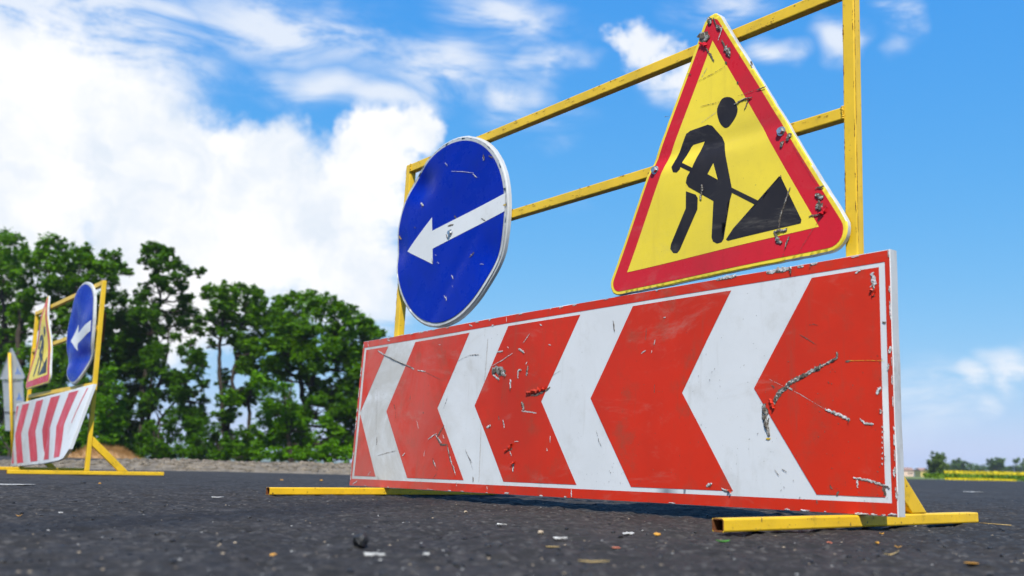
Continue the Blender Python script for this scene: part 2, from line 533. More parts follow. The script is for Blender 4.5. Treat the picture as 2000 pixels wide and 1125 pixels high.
def tube_geo(pts, radii, sides=7):
    """swept tube -> verts, quads"""
    pts = [Vector(p) for p in pts]
    V, F = [], []
    prev = None
    for i, p in enumerate(pts):
        d = (pts[min(i + 1, len(pts) - 1)] - pts[max(i - 1, 0)])
        d = d.normalized() if d.length > 1e-9 else Vector((0, 0, 1))
        if prev is None:
            x = d.orthogonal().normalized()
        else:
            x = (prev - d * prev.dot(d)).normalized()
        prev = x
        y = d.cross(x)
        for k in range(sides):
            a = 2 * math.pi * k / sides
            V.append(tuple(p + (x * math.cos(a) + y * math.sin(a)) * radii[i]))
        if i:
            o = (i - 1) * sides
            for k in range(sides):
                F.append((o + k, o + (k + 1) % sides, o + sides + (k + 1) % sides, o + sides + k))
    n = len(V)
    V.append(tuple(pts[0]))
    V.append(tuple(pts[-1]))
    for k in range(sides):
        F.append((n, (k + 1) % sides, k, k))
        F.append((n + 1, n - sides + k, n - sides + (k + 1) % sides, n - sides + (k + 1) % sides))
    F = [f if f[2] != f[3] else f[:3] for f in F]
    return V, F

# wear on the sheets: (kind, path in metres on the sheet, width)
BOARD_MARKS_A = [
    ('W', [(1.8573, 0.4537), (1.8084, 0.4346)], 0.0056),
    ('G', [(1.8084, 0.4346), (1.7264, 0.4075), (1.6371, 0.3808)], 0.0031),
    ('W', [(1.6424, 0.3812), (1.6282, 0.3762)], 0.0053),
    ('W', [(1.6045, 0.3701), (1.5628, 0.3634)], 0.0046),
    ('D', [(1.5626, 0.3617), (1.4805, 0.3344)], 0.0017),
    ('G', [(1.21, 0.3424), (1.1892, 0.3437), (1.1719, 0.3323)], 0.0249),
    ('W', [(1.2133, 0.3297), (1.1873, 0.3154)], 0.0072),
    ('W', [(1.1719, 0.3323), (1.1577, 0.3274)], 0.0113),
    ('W', [(1.1984, 0.3933), (1.1735, 0.3939)], 0.0047),
    ('W', [(1.1009, 0.3943), (1.079, 0.383)], 0.0076),
    ('W', [(1.0844, 0.4095), (1.0584, 0.4308)], 0.003),
    ('W', [(1.2194, 0.3559), (1.1743, 0.3683), (1.1305, 0.3839)], 0.0026),
    ('W', [(1.1025, 0.3156), (1.1005, 0.3355), (1.0896, 0.3363)], 0.0075),
    ('G', [(1.0638, 0.3208), (1.0604, 0.3429)], 0.0064),
    ('W', [(1.0668, 0.3186), (1.0644, 0.3308)], 0.0035),
    ('W', [(1.1356, 0.31), (1.1344, 0.2908)], 0.0091),
    ('D', [(1.0415, 0.2633), (1.0152, 0.2646), (0.9681, 0.2807)], 0.0078),
    ('F', [(1.0572, 0.2713), (1.0234, 0.2771), (0.9864, 0.2802)], 0.0108),
    ('G', [(1.0811, 0.2454), (1.0725, 0.2304)], 0.0084),
    ('W', [(1.0778, 0.2291), (1.0739, 0.227)], 0.0039),
    ('D', [(1.1829, 0.2122), (1.1806, 0.2031)], 0.0045),
    ('W', [(1.1624, 0.1997), (1.1548, 0.1816)], 0.0055),
    ('W', [(1.2342, 0.1829), (1.2194, 0.1878)], 0.0081),
    ('F', [(1.142, 0.1211), (1.119, 0.1334)], 0.0147),
    ('D', [(1.1339, 0.1187), (1.1184, 0.1236)], 0.0069),
    ('W', [(1.1256, 0.1138), (1.1187, 0.1041)], 0.0039),
    ('W', [(1.1077, 0.1421), (1.0906, 0.1425)], 0.002),
    ('W', [(1.1092, 0.0639), (1.1081, 0.0848)], 0.0072),
    ('F', [(1.1158, 0.0832), (1.1005, 0.0873)], 0.0048),
    ('W', [(0.9584, 0.1539), (0.9584, 0.1389)], 0.0028),
    ('W', [(0.9699, 0.1236), (0.9696, 0.1175)], 0.0033),
    ('D', [(1.4454, 0.1919), (1.4653, 0.1696), (1.4785, 0.1561)], 0.0081),
    ('W', [(1.4841, 0.1643), (1.4533, 0.1425)], 0.0044),
    ('D', [(1.4754, 0.1534), (1.4526, 0.1344), (1.4244, 0.1359)], 0.0076),
    ('D', [(1.4224, 0.1343), (1.4105, 0.1051), (1.3994, 0.0841)], 0.0069),
    ('W', [(1.4179, 0.1263), (1.4109, 0.1104)], 0.0032),
    ('W', [(1.4045, 0.0999), (1.3914, 0.0763)], 0.0042),
    ('D', [(1.3964, 0.0815), (1.3806, 0.0582)], 0.0052),
    ('W', [(1.3856, 0.0738), (1.3726, 0.049)], 0.0042),
    ('W', [(1.4458, 0.1639), (1.4411, 0.1542)], 0.0032),
    ('W', [(1.5222, 0.1527), (1.5034, 0.1618), (1.4798, 0.1697)], 0.0038),
    ('D', [(1.493, 0.0939), (1.4854, 0.0751)], 0.0049),
    ('W', [(1.4886, 0.0886), (1.4753, 0.0699)], 0.0038),
    ('D', [(1.4674, 0.0673), (1.4687, 0.0502), (1.4865, 0.0359)], 0.0021),
    ('W', [(1.5923, 0.2104), (1.5797, 0.1866)], 0.0028),
    ('D', [(1.7303, 0.2661), (1.722, 0.2512)], 0.0047),
    ('D', [(1.7188, 0.2423), (1.7145, 0.2236)], 0.0018),
    ('D', [(1.6383, 0.2926), (1.639, 0.2789)], 0.0029),
    ('D', [(1.5603, 0.2365), (1.558, 0.2331)], 0.0045),
    ('W', [(1.6581, 0.1028), (1.6463, 0.1107)], 0.0045),
    ('W', [(1.5386, 0.1182), (1.541, 0.1018)], 0.0022),
    ('D', [(1.8192, 0.1621), (1.8163, 0.1385)], 0.0036),
    ('D', [(1.8073, 0.102), (1.737, 0.1139), (1.6993, 0.118)], 0.0018),
    ('L', [(1.2454, 0.4354), (1.2497, 0.3632), (1.2548, 0.3155)], 0.0027),
    ('L', [(1.263, 0.1927), (1.2616, 0.116), (1.2596, 0.0326)], 0.0026),
    ('L', [(1.8418, 0.3274), (1.8323, 0.2218), (1.8269, 0.1681)], 0.0024),
    ('D', [(1.2879, 0.0436), (1.287, 0.0319)], 0.0046),
    ('D', [(1.3317, 0.12), (1.3072, 0.0902), (1.2922, 0.0659)], 0.0016),
    ('D', [(1.3199, 0.1056), (1.2981, 0.0852)], 0.0021),
    ('W', [(0.8724, 0.0202), (0.8705, 0.0046)], 0.0036),
    ('W', [(1.1385, 0.0042), (1.1227, 0.0048)], 0.0043),
    ('W', [(1.9408, 0.0063), (1.9146, 0.0177)], 0.0042),
    ('W', [(1.3671, 0.0273), (1.3644, 0.017)], 0.0031),
    ('W', [(1.2207, 0.0187), (1.2184, 0.0104)], 0.0025),
    ('W', [(1.3385, 0.487), (1.3245, 0.4813)], 0.0044),
    ('W', [(1.3073, 0.4904), (1.293, 0.49)], 0.0038),
    ('W', [(1.2275, 0.4727), (1.2207, 0.4731)], 0.0037),
    ('W', [(1.1615, 0.4884), (1.1607, 0.4764)], 0.0021),
    ('W', [(1.803, 0.486), (1.7864, 0.4809)], 0.0043),
    ('W', [(1.9332, 0.485), (1.9243, 0.4729)], 0.0045),
    ('W', [(1.0153, 0.4535), (1.0084, 0.4499)], 0.004),
    ('W', [(1.4944, 0.4427), (1.4864, 0.4409)], 0.0028),
    ('W', [(0.9774, 0.3955), (0.97, 0.3935)], 0.0029),
    ('W', [(1.0642, 0.3555), (1.0701, 0.35)], 0.003),
    ('W', [(1.1521, 0.405), (1.1478, 0.4011)], 0.0026),
    ('D', [(1.4335, 0.2816), (1.4445, 0.2559), (1.4512, 0.2452)], 0.0016),
    ('D', [(0.9235, 0.3244), (0.9552, 0.3135)], 0.0009),
    ('D', [(0.7363, 0.4273), (0.7314, 0.4087)], 0.0023),
    ('D', [(0.7857, 0.1655), (0.7752, 0.1389), (0.7673, 0.1292)], 0.0018),
    ('W', [(1.8364, 0.0501), (1.8523, 0.0381)], 0.0029),
    ('L', [(1.3898, 0.3836), (1.3358, 0.3948)], 0.0016),
    ('D', [(1.3313, 0.3956), (1.2867, 0.3932)], 0.0027),
    ('L', [(1.0814, 0.2233), (1.0201, 0.2167)], 0.0039),
]
BOARD_MARKS_B = [
    ('W', [(0.4117, 0.4935), (0.3608, 0.4947)], 0.0078),
    ('W', [(0.2766, 0.4908), (0.2221, 0.4908)], 0.0114),
    ('W', [(0.2024, 0.4901), (0.1911, 0.4901)], 0.0055),
    ('W', [(0.0368, 0.4507), (0.0364, 0.4275)], 0.0128),
    ('F', [(0.0377, 0.4215), (0.0347, 0.414)], 0.0102),
    ('D', [(0.0358, 0.4121), (0.0353, 0.4094)], 0.0061),
    ('W', [(0.0724, 0.4594), (0.0621, 0.4631)], 0.0052),
    ('W', [(0.5935, 0.3736), (0.5967, 0.3639)], 0.0037),
    ('W', [(0.6378, 0.3459), (0.6242, 0.3511)], 0.0032),
    ('W', [(0.567, 0.424), (0.5629, 0.4235)], 0.0037),
    ('W', [(0.604, 0.3495), (0.6047, 0.3446)], 0.0019),
    ('G', [(0.1159, 0.306), (0.1162, 0.2967), (0.1398, 0.2854)], 0.0052),
    ('W', [(0.1279, 0.2913), (0.1487, 0.2834)], 0.0041),
    ('G', [(0.1487, 0.2834), (0.179, 0.2722)], 0.0083),
    ('W', [(0.1729, 0.2734), (0.1839, 0.2699)], 0.0073),
    ('D', [(0.179, 0.2685), (0.2037, 0.2594), (0.2225, 0.2508)], 0.0053),
    ('G', [(0.182, 0.2698), (0.2225, 0.2551), (0.232, 0.2486)], 0.0084),
    ('G', [(0.2289, 0.2484), (0.2513, 0.2334), (0.2612, 0.2149)], 0.0091),
    ('D', [(0.2449, 0.2401), (0.2611, 0.2257)], 0.0043),
    ('W', [(0.2258, 0.2429), (0.2196, 0.24)], 0.0037),
    ('F', [(0.2709, 0.218), (0.2645, 0.207)], 0.0119),
    ('G', [(0.2873, 0.2077), (0.2862, 0.1887), (0.2843, 0.1806)], 0.0141),
    ('D', [(0.2906, 0.2051), (0.2915, 0.1861)], 0.0043),
    ('G', [(0.2843, 0.1806), (0.2781, 0.1509)], 0.0092),
    ('D', [(0.2758, 0.1831), (0.2812, 0.1617)], 0.0043),
    ('Y', [(0.2814, 0.1413), (0.2736, 0.1428)], 0.0043),
    ('L', [(0.2737, 0.2632), (0.2042, 0.2313), (0.1418, 0.1963)], 0.0011),
    ('W', [(0.1417, 0.1973), (0.1103, 0.1852), (0.0924, 0.1763)], 0.0066),
    ('W', [(0.0685, 0.1772), (0.0606, 0.1691), (0.0433, 0.1668)], 0.0049),
    ('Y', [(0.0963, 0.2891), (0.0517, 0.2865), (0.014, 0.2829)], 0.001),
    ('D', [(0.0963, 0.2886), (0.0878, 0.2885)], 0.0051),
    ('W', [(0.033, 0.2239), (0.0273, 0.2334)], 0.0074),
    ('W', [(0.0267, 0.1869), (0.0276, 0.1928)], 0.0044),
    ('W', [(0.0053, 0.3074), (0.0061, 0.2996)], 0.0074),
    ('W', [(0.0084, 0.2766), (0.0103, 0.2669)], 0.0044),
    ('D', [(0.017, 0.3553), (0.0138, 0.3549)], 0.006),
    ('W', [(0.0853, 0.0682), (0.0556, 0.0636), (0.0215, 0.055)], 0.0054),
    ('D', [(0.0583, 0.0635), (0.0344, 0.0593), (0.0154, 0.0504)], 0.0048),
    ('D', [(0.0243, 0.0501), (0.0246, 0.0407)], 0.0095),
    ('W', [(0.0789, 0.063), (0.0787, 0.0509)], 0.0039),
    ('W', [(0.0844, 0.0023), (0.0708, 0.0021)], 0.0043),
    ('W', [(0.0521, 0.0026), (0.0415, 0.0026)], 0.0033),
    ('W', [(0.018, 0.0043), (0.0026, 0.0046)], 0.0042),
    ('W', [(0.005, 0.0837), (0.0044, 0.0719)], 0.0047),
    ('W', [(0.0002, 0.0439), (0.0001, 0.0322)], 0.0033),
    ('W', [(0.4385, 0.0443), (0.427, 0.0469)], 0.0084),
    ('W', [(0.397, 0.0384), (0.3796, 0.0335)], 0.006),
    ('F', [(0.3796, 0.0351), (0.3733, 0.0321)], 0.0049),
    ('D', [(0.1671, 0.0221), (0.166, 0.0181)], 0.0035),
    ('D', [(0.159, 0.3643), (0.168, 0.3679), (0.1772, 0.3672)], 0.0016),
    ('D', [(0.2022, 0.3513), (0.1628, 0.3265)], 0.0016),
    ('D', [(0.6227, 0.4058), (0.6247, 0.3776)], 0.0019),
    ('D', [(0.5943, 0.2686), (0.5948, 0.2514)], 0.0025),
    ('D', [(0.2469, 0.0822), (0.2345, 0.0761)], 0.0016),
    ('D', [(0.2628, 0.0793), (0.2515, 0.0675)], 0.0016),
    ('D', [(0.1195, 0.0407), (0.1225, 0.0347)], 0.0049),
    ('D', [(0.1363, 0.0516), (0.133, 0.0467)], 0.0035),
    ('D', [(0.7366, 0.4333), (0.7313, 0.4078)], 0.0033),
    ('D', [(0.2673, 0.2504), (0.2621, 0.2447)], 0.0033),
    ('D', [(0.1364, 0.2505), (0.1342, 0.2463)], 0.0026),
    ('W', [(0.0248, 0.1626), (0.0249, 0.1607)], 0.0029),
    ('W', [(0.0251, 0.1529), (0.0252, 0.151)], 0.0029),
    ('W', [(0.0254, 0.1433), (0.0255, 0.1414)], 0.0029),
    ('W', [(0.0257, 0.1337), (0.0258, 0.1317)], 0.0029),
    ('W', [(0.0261, 0.124), (0.0261, 0.1221)], 0.0029),
    ('W', [(0.0264, 0.1144), (0.0264, 0.1125)], 0.0029),
    ('W', [(0.0267, 0.1048), (0.0267, 0.1029)], 0.0029),
    ('W', [(0.027, 0.0953), (0.027, 0.0934)], 0.0029),
]
TRIANGLE_MARKS = [
    ('G', [(0.3659, 1.1506), (0.3624, 1.1389)], 0.0112),
    ('G', [(0.3886, 1.1169), (0.3783, 1.1029)], 0.0211),
    ('F', [(0.3882, 1.0959), (0.3731, 1.0851)], 0.0098),
    ('D', [(0.3519, 1.1468), (0.3459, 1.128), (0.3353, 1.1152)], 0.0049),
    ('G', [(0.341, 1.1207), (0.3312, 1.1116)], 0.0083),
    ('W', [(0.3233, 1.1177), (0.3373, 1.0864)], 0.0028),
    ('D', [(0.3268, 1.0814), (0.3146, 1.0568)], 0.0055),
    ('G', [(0.3146, 1.0568), (0.3065, 1.0419)], 0.0136),
    ('D', [(0.3081, 1.0397), (0.3049, 1.0346)], 0.0081),
    ('D', [(0.3729, 1.0768), (0.3587, 1.0547), (0.3503, 1.0383)], 0.0056),
    ('L', [(0.3705, 1.0278), (0.3866, 1.009)], 0.0014),
    ('D', [(0.3989, 1.0026), (0.3539, 1.0074), (0.318, 1.0141)], 0.0014),
    ('D', [(0.2807, 0.9315), (0.2063, 0.9309)], 0.0013),
    ('D', [(0.226, 0.9292), (0.2063, 0.9309)], 0.0045),
    ('G', [(0.2897, 0.9145), (0.2632, 0.9197), (0.2429, 0.9163)], 0.0033),
    ('D', [(0.2504, 0.9159), (0.263, 0.895)], 0.0045),
    ('D', [(0.3869, 0.9368), (0.3328, 0.9324)], 0.0014),
    ('L', [(0.3846, 0.8963), (0.3404, 0.9107)], 0.001),
    ('G', [(0.1625, 0.7822), (0.1597, 0.7889)], 0.008),
    ('G', [(0.1473, 0.793), (0.1418, 0.8019)], 0.0085),
    ('D', [(0.15, 0.798), (0.1445, 0.8057)], 0.0037),
    ('D', [(0.0791, 0.6707), (0.0632, 0.6707)], 0.0052),
    ('G', [(0.0793, 0.6544), (0.0666, 0.6494)], 0.0093),
    ('D', [(0.073, 0.6433), (0.0718, 0.6355)], 0.0069),
    ('G', [(0.0763, 0.6324), (0.0669, 0.6247)], 0.0127),
    ('F', [(0.067, 0.6162), (0.0574, 0.6229)], 0.0126),
    ('D', [(0.0957, 0.6148), (0.0701, 0.6139)], 0.0052),
    ('D', [(0.067, 0.6104), (0.0928, 0.5808), (0.1223, 0.5426)], 0.0009),
    ('D', [(0.1344, 0.7787), (0.1047, 0.7264), (0.079, 0.6811)], 0.001),
    ('D', [(0.1422, 0.6844), (0.1504, 0.6634), (0.1586, 0.643)], 0.0054),
    ('D', [(0.1586, 0.643), (0.1668, 0.6238), (0.1689, 0.6034)], 0.0054),
    ('G', [(0.1504, 0.6658), (0.1545, 0.6541)], 0.003),
    ('G', [(0.162, 0.6377), (0.1655, 0.6265)], 0.003),
    ('G', [(0.1792, 0.5963), (0.152, 0.5961)], 0.0071),
    ('D', [(0.1792, 0.5915), (0.1724, 0.5773)], 0.0083),
    ('G', [(0.1724, 0.5802), (0.1669, 0.5716)], 0.0106),
    ('D', [(0.1426, 0.5809), (0.1521, 0.5679), (0.1602, 0.5371)], 0.0018),
    ('G', [(0.1453, 0.5785), (0.1534, 0.5594)], 0.0035),
    ('G', [(0.3753, 0.7402), (0.3735, 0.7293)], 0.0059),
    ('D', [(0.3767, 0.7287), (0.3765, 0.7189)], 0.0052),
    ('G', [(0.3797, 0.7176), (0.3779, 0.7081)], 0.0046),
    ('D', [(0.2825, 0.9662), (0.2802, 0.9622)], 0.004),
    ('D', [(0.2754, 1.0334), (0.2753, 1.022)], 0.002),
    ('D', [(0.498, 0.9415), (0.4829, 0.9387)], 0.0021),
    ('D', [(0.429, 1.0308), (0.4187, 1.0268)], 0.0028),
    ('D', [(0.2449, 1.0014), (0.2411, 0.9936)], 0.0052),
    ('D', [(0.3158, 1.0248), (0.3126, 1.0197)], 0.0047),
    ('D', [(0.1653, 0.7196), (0.1619, 0.7097)], 0.0024),
]
DISC_MARKS = [
    ('W', [(1.4014, 1.0142), (1.3414, 0.9989), (1.2862, 0.9822)], 0.0021),
    ('W', [(1.2891, 0.9796), (1.2687, 0.9638)], 0.0034),
    ('W', [(1.4393, 1.0504), (1.4265, 1.0378)], 0.0035),
    ('W', [(1.5667, 0.9435), (1.5507, 0.9312)], 0.0079),
    ('D', [(1.3706, 0.8617), (1.3622, 0.8549)], 0.0061),
    ('D', [(1.4008, 0.8357), (1.3754, 0.8349)], 0.0068),
    ('D', [(1.4091, 0.8094), (1.4019, 0.7949)], 0.0041),
    ('W', [(1.4015, 0.6122), (1.3918, 0.6045)], 0.0039),
    ('W', [(1.3888, 0.6074), (1.3832, 0.5958)], 0.0039),
    ('W', [(1.3687, 0.6722), (1.3588, 0.6612)], 0.0052),
    ('W', [(1.3563, 0.6384), (1.3513, 0.6314)], 0.0019),
    ('D', [(1.2734, 0.7154), (1.2558, 0.7252)], 0.0064),
    ('W', [(1.271, 0.7226), (1.2634, 0.7189)], 0.0019),
    ('D', [(1.2417, 1.0292), (1.2361, 1.0128)], 0.0067),
    ('D', [(1.2122, 1.02), (1.1951, 1.0093)], 0.006),
    ('W', [(1.2452, 1.0216), (1.2401, 1.0118)], 0.0027),
    ('Y', [(1.6907, 0.8522), (1.6818, 0.8435)], 0.0066),
    ('Y', [(1.124, 0.8481), (1.1162, 0.8465)], 0.0057),
    ('D', [(1.2298, 0.8263), (1.2117, 0.8172)], 0.0045),
    ('D', [(1.4807, 0.7415), (1.4751, 0.7233)], 0.0034),
    ('W', [(1.4504, 0.7268), (1.4383, 0.7203)], 0.002),
    ('W', [(1.2215, 0.6854), (1.2062, 0.6831)], 0.0019),
    ('D', [(1.5934, 0.865), (1.5881, 0.8619)], 0.0036),
    ('W', [(1.4626, 0.7533), (1.4551, 0.7481)], 0.002),
]


# ------------------------------------------------------------------ ground, road, gravel
def axis(lo, hi, step, far_lo, far_hi, grow):
    a = list(np.arange(lo, hi, step))
    s, x = step, lo
    left = []
    while x > far_lo:
        s *= grow
        x -= s
        left.append(max(x, far_lo))
    s, x = step, a[-1]
    right = []
    while x < far_hi:
        s *= grow
        x += s
        right.append(min(x, far_hi))
    return np.array(left[::-1] + a + right)


def grid_obj(name, xs, ys, zf, mat, smooth=True):
    X, Y = np.meshgrid(xs, ys)
    Z = zf(X, Y)
    V = np.stack([X.ravel(), Y.ravel(), Z.ravel()], 1)
    nx, ny = len(xs), len(ys)
    i = np.arange(nx - 1)[None, :] + (np.arange(ny - 1) * nx)[:, None]
    i = i.ravel()
    F = np.stack([i, i + 1, i + nx + 1, i + nx], 1)
    me = np_mesh(name, V, F, smooth)
    return link(name, me, mat)


def ground_z(X, Y):
    # open country: level, a shade lower than the road
    return -0.06 + 0.03 * vnoise(X * 0.05, Y * 0.05, 3) - 0.02 * np.clip(np.hypot(X, Y) / 200, 0, 1)


def road_z(X, Y):
    r = np.hypot(X - 0.3, Y - 2.0)
    near = np.clip(1.6 - r / 4.0, 0, 1)
    z = 0.0058 * vnoise(X * 70, Y * 78, 1) * near + 0.0075 * vnoise(X * 31, Y * 36, 2) * near
    z += 0.0030 * vnoise(X * 11, Y * 11, 5) + 0.004 * vnoise(X * 2.3, Y * 2.3, 6)
    # the far left part of the new surface is crowned a little
    z += 0.085 * np.clip((Y - 13) / 14, 0, 1) * np.clip((-X - 1) / 3, 0, 1)
    z += 0.02 * np.clip((Y - 10) / 20, 0, 1)
    return z - 0.0042


xs = axis(-1.7, 1.5, 0.0085, -60, 70, 1.07)
ys = axis(0.55, 3.3, 0.0085, -45, 27.0, 1.045)
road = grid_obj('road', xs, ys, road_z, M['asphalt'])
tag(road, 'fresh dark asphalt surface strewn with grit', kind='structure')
gx = axis(-40, 40, 4, -4000, 4000, 1.25)
gy = axis(-40, 60, 4, -4000, 5200, 1.25)
tag(grid_obj('ground', gx, gy, ground_z, M['grass']), kind='structure')

# low bank of gravel along the far edge of the lane
rng = np.random.default_rng(11)


def bank_z(X, Y):
    prof = np.clip(1 - np.abs((Y - 9.75 - 0.25 * vnoise(X * 0.4, Y * 0, 4)) / 0.95), 0, 1)
    prof = prof * prof * (3 - 2 * prof) * np.clip((3.3 - X) / 0.8, 0, 1)
    h = 0.084 + 0.03 * vnoise(X * 0.8, Y * 0.8, 8) + 0.055 * np.clip((X + 3.4) / 1.6, -0.6, 0)
    return -0.02 + (h + 0.02) * prof + (0.016 * vnoise(X * 9, Y * 9, 9) + 0.012 * vnoise(X * 25, Y * 25, 10)) * prof


bank = grid_obj('gravel_bank', np.arange(-7.5, 3.4, 0.035), np.arange(8.6, 10.95, 0.035), bank_z, M['gravel'])
tag(bank, 'low pale gravel bank along the edge of the road', kind='structure')


def rock_verts(r, seed, n=1):
    rr = random.Random(seed)
    bm = bmesh.new()
    bmesh.ops.create_icosphere(bm, subdivisions=n, radius=1)
    for v in bm.verts:
        v.co *= 0.72 + 0.5 * rr.random()
    s = (0.8 + 0.5 * rr.random(), 0.8 + 0.5 * rr.random(), 0.55 + 0.3 * rr.random())
    V = np.array([[v.co.x * s[0], v.co.y * s[1], v.co.z * s[2]] for v in bm.verts]) * r
    F = np.array([[v.index for v in f.verts] for f in bm.faces])
    bm.free()
    return V, F


def scatter_stones(name, label, pos, size, mat, seed=0, flat=1.0, kind='stuff'):
    r = np.random.default_rng(seed)
    protos = [rock_verts(1.0, 100 + seed * 7 + i) for i in range(6)]
    Vs, Fs, off = [], [], 0
    which = r.integers(0, 6, len(pos))
    for k in range(6):
        V, F = protos[k]
        idx = np.where(which == k)[0]
        if not len(idx):
            continue
        a = r.uniform(0, 2 * math.pi, len(idx))
        ca, sa = np.cos(a), np.sin(a)
        P = V[None] * size[idx][:, None, None]
        x = P[..., 0] * ca[:, None] - P[..., 1] * sa[:, None]
        y = P[..., 0] * sa[:, None] + P[..., 1] * ca[:, None]
        W = np.stack([x, y, P[..., 2] * flat], -1) + pos[idx][:, None, :]
        Vs.append(W.reshape(-1, 3))
        Fs.append((F[None] + (np.arange(len(idx)) * len(V))[:, None, None] + off).reshape(-1, 3))
        off += len(idx) * len(V)
    me = np_mesh(name, np.concatenate(Vs), np.concatenate(Fs))
    return tag(link(name, me, mat), label, None, None, kind)


def spread(n, seed, r0, r1, a0=-40, a1=40, power=1.0):
    r = np.random.default_rng(seed)
    d = r0 * (r1 / r0) ** (r.random(n) ** power)
    a = np.radians(r.uniform(a0, a1, n))
    x, y = d * np.sin(a), d * np.cos(a)
    return x, y, r


for nm, lb, n, sd, mn, s0, s1, flat in (
        ('dark_grit', 'loose dark grit on the asphalt', 3600, 21, 'stone_dark', 0.0012, 0.0042, 0.8),
        ('pale_grit', 'fine pale chips scattered on the asphalt', 1100, 22, 'stone_white', 0.0006, 0.0022, 0.45),
        ('tan_grit', 'fine tan chips scattered on the asphalt', 1200, 23, 'stone_tan', 0.0008, 0.0028, 0.5)):
    x, y, r = spread(n, sd, 0.55, 9.0)
    size = s0 + (s1 - s0) * r.random(n) ** 2.6
    z = road_z(x, y) + size * 0.15
    scatter_stones(nm, lb, np.stack([x, y, z], 1), size, M[mn], sd, flat)
n = 5200
x = rng.uniform(-7, 3.1, n)
y = 9.75 + rng.normal(0, 0.42, n)
size = 0.008 + 0.024 * rng.random(n) ** 2
z = bank_z(x, y)
ok = z > 0.0
scatter_stones('bank_gravel', 'loose stones of the pale gravel bank', np.stack([x, y, z], 1)[ok], size[ok], M['gravel'], 31)


# ------------------------------------------------------------------ sign stands
def fill_film(bm, poly, mapf, lift, cell):
    """flat polygon -> triangles cut on a grid -> mapped on the (bent) sheet"""
    b = bmesh.new()
    vs = [b.verts.new((p[0], p[1], 0)) for p in poly]
    f = b.faces.new(vs)
    bmesh.ops.triangulate(b, faces=[f])
    us, hs = [p[0] for p in poly], [p[1] for p in poly]
    for lo, hi, ax in ((min(us), max(us), 0), (min(hs), max(hs), 1)):
        k = math.floor(lo / cell) + 1
        while k * cell < hi:
            no = (1, 0, 0) if ax == 0 else (0, 1, 0)
            co = (k * cell, 0, 0) if ax == 0 else (0, k * cell, 0)
            bmesh.ops.bisect_plane(b, geom=b.verts[:] + b.edges[:] + b.faces[:], plane_co=co, plane_no=no, dist=1e-6)
            k += 1
    off = {}
    for v in b.verts:
        off[v] = bm.verts.new(mapf(v.co.x, lift, v.co.y))
    for f in b.faces:
        try:
            bm.faces.new([off[v] for v in f.verts])
        except ValueError:
            pass
    b.free()


def film(name, polys, mapf, lift, mat, parent, cell=0.06, smooth=True):
    bm = bmesh.new()
    for p in polys:
        fill_film(bm, p, mapf, lift, cell)
    me = bpy.data.meshes.new(name)
    bm.to_mesh(me)
    bm.free()
    me.polygons.foreach_set('use_smooth', [smooth] * len(me.polygons))
    o = link(name, me, mat, parent)
    return o


def resample(poly, step):
    out = []
    for i, p in enumerate(poly):
        q = poly[(i + 1) % len(poly)]
        n = max(1, int(math.hypot(q[0] - p[0], q[1] - p[1]) / step))
        out += [(p[0] + (q[0] - p[0]) * k / n, p[1] + (q[1] - p[1]) * k / n) for k in range(n)]
    return out


def rounded(poly, rads, n=8):
    out = []
    m = len(poly)
    for i in range(m):
        p = Vector(poly[i])
        a = (Vector(poly[i - 1]) - p).normalized()
        b = (Vector(poly[(i + 1) % m]) - p).normalized()
        half = a.angle(b) / 2
        t = rads[i] / math.tan(half)
        c_ = p + (a + b).normalized() * (rads[i] / math.sin(half))
        s, e = p + a * t - c_, p + b * t - c_
        ang = s.angle_signed(e)
        for k in range(n + 1):
            th = -ang * k / n
            v = Vector((s.x * math.cos(th) - s.y * math.sin(th), s.x * math.sin(th) + s.y * math.cos(th)))
            out.append(tuple(c_ + v))
    return out


def sheet_body(name, outline, mapf, depth, mat, parent, cell=0.06, step=0.03, edge=0.003, nick=0.0, seed=1):
    """pressed sheet-metal sign: front skin, rounded rim, folded-back flange with an inner lip"""
    rr = random.Random(seed)
    ol = resample(outline, step)
    cx, cy = sum(p[0] for p in ol) / len(ol), sum(p[1] for p in ol) / len(ol)
    ol = [(p[0] + rr.uniform(-nick, nick), p[1] + rr.uniform(-nick, nick)) for p in ol]
    bm = bmesh.new()

    def inset(p, d):
        v = Vector((cx - p[0], cy - p[1]))
        return (p[0] + v.normalized().x * d, p[1] + v.normalized().y * d)
    inner = [inset(p, edge) for p in ol]
    fill_film(bm, inner, mapf, 0.0, cell)
    rings = []
    for ring, w in ((inner, 0.0), (ol, -edge * 0.7), (ol, -depth), ([inset(p, 0.012) for p in ol], -depth)):
        rings.append([bm.verts.new(mapf(p[0], w, p[1])) for p in ring])
    n = len(ol)
    for r0, r1 in zip(rings[:-1], rings[1:]):
        for i in range(n):
            bm.faces.new((r0[i], r0[(i + 1) % n], r1[(i + 1) % n], r1[i]))
    bmesh.ops.remove_doubles(bm, verts=bm.verts[:], dist=1e-5)
    o = bm_obj(name, bm, mat, parent, True)
    md = o.modifiers.new('edges', 'EDGE_SPLIT')
    md.split_angle = rad(35)
    return o


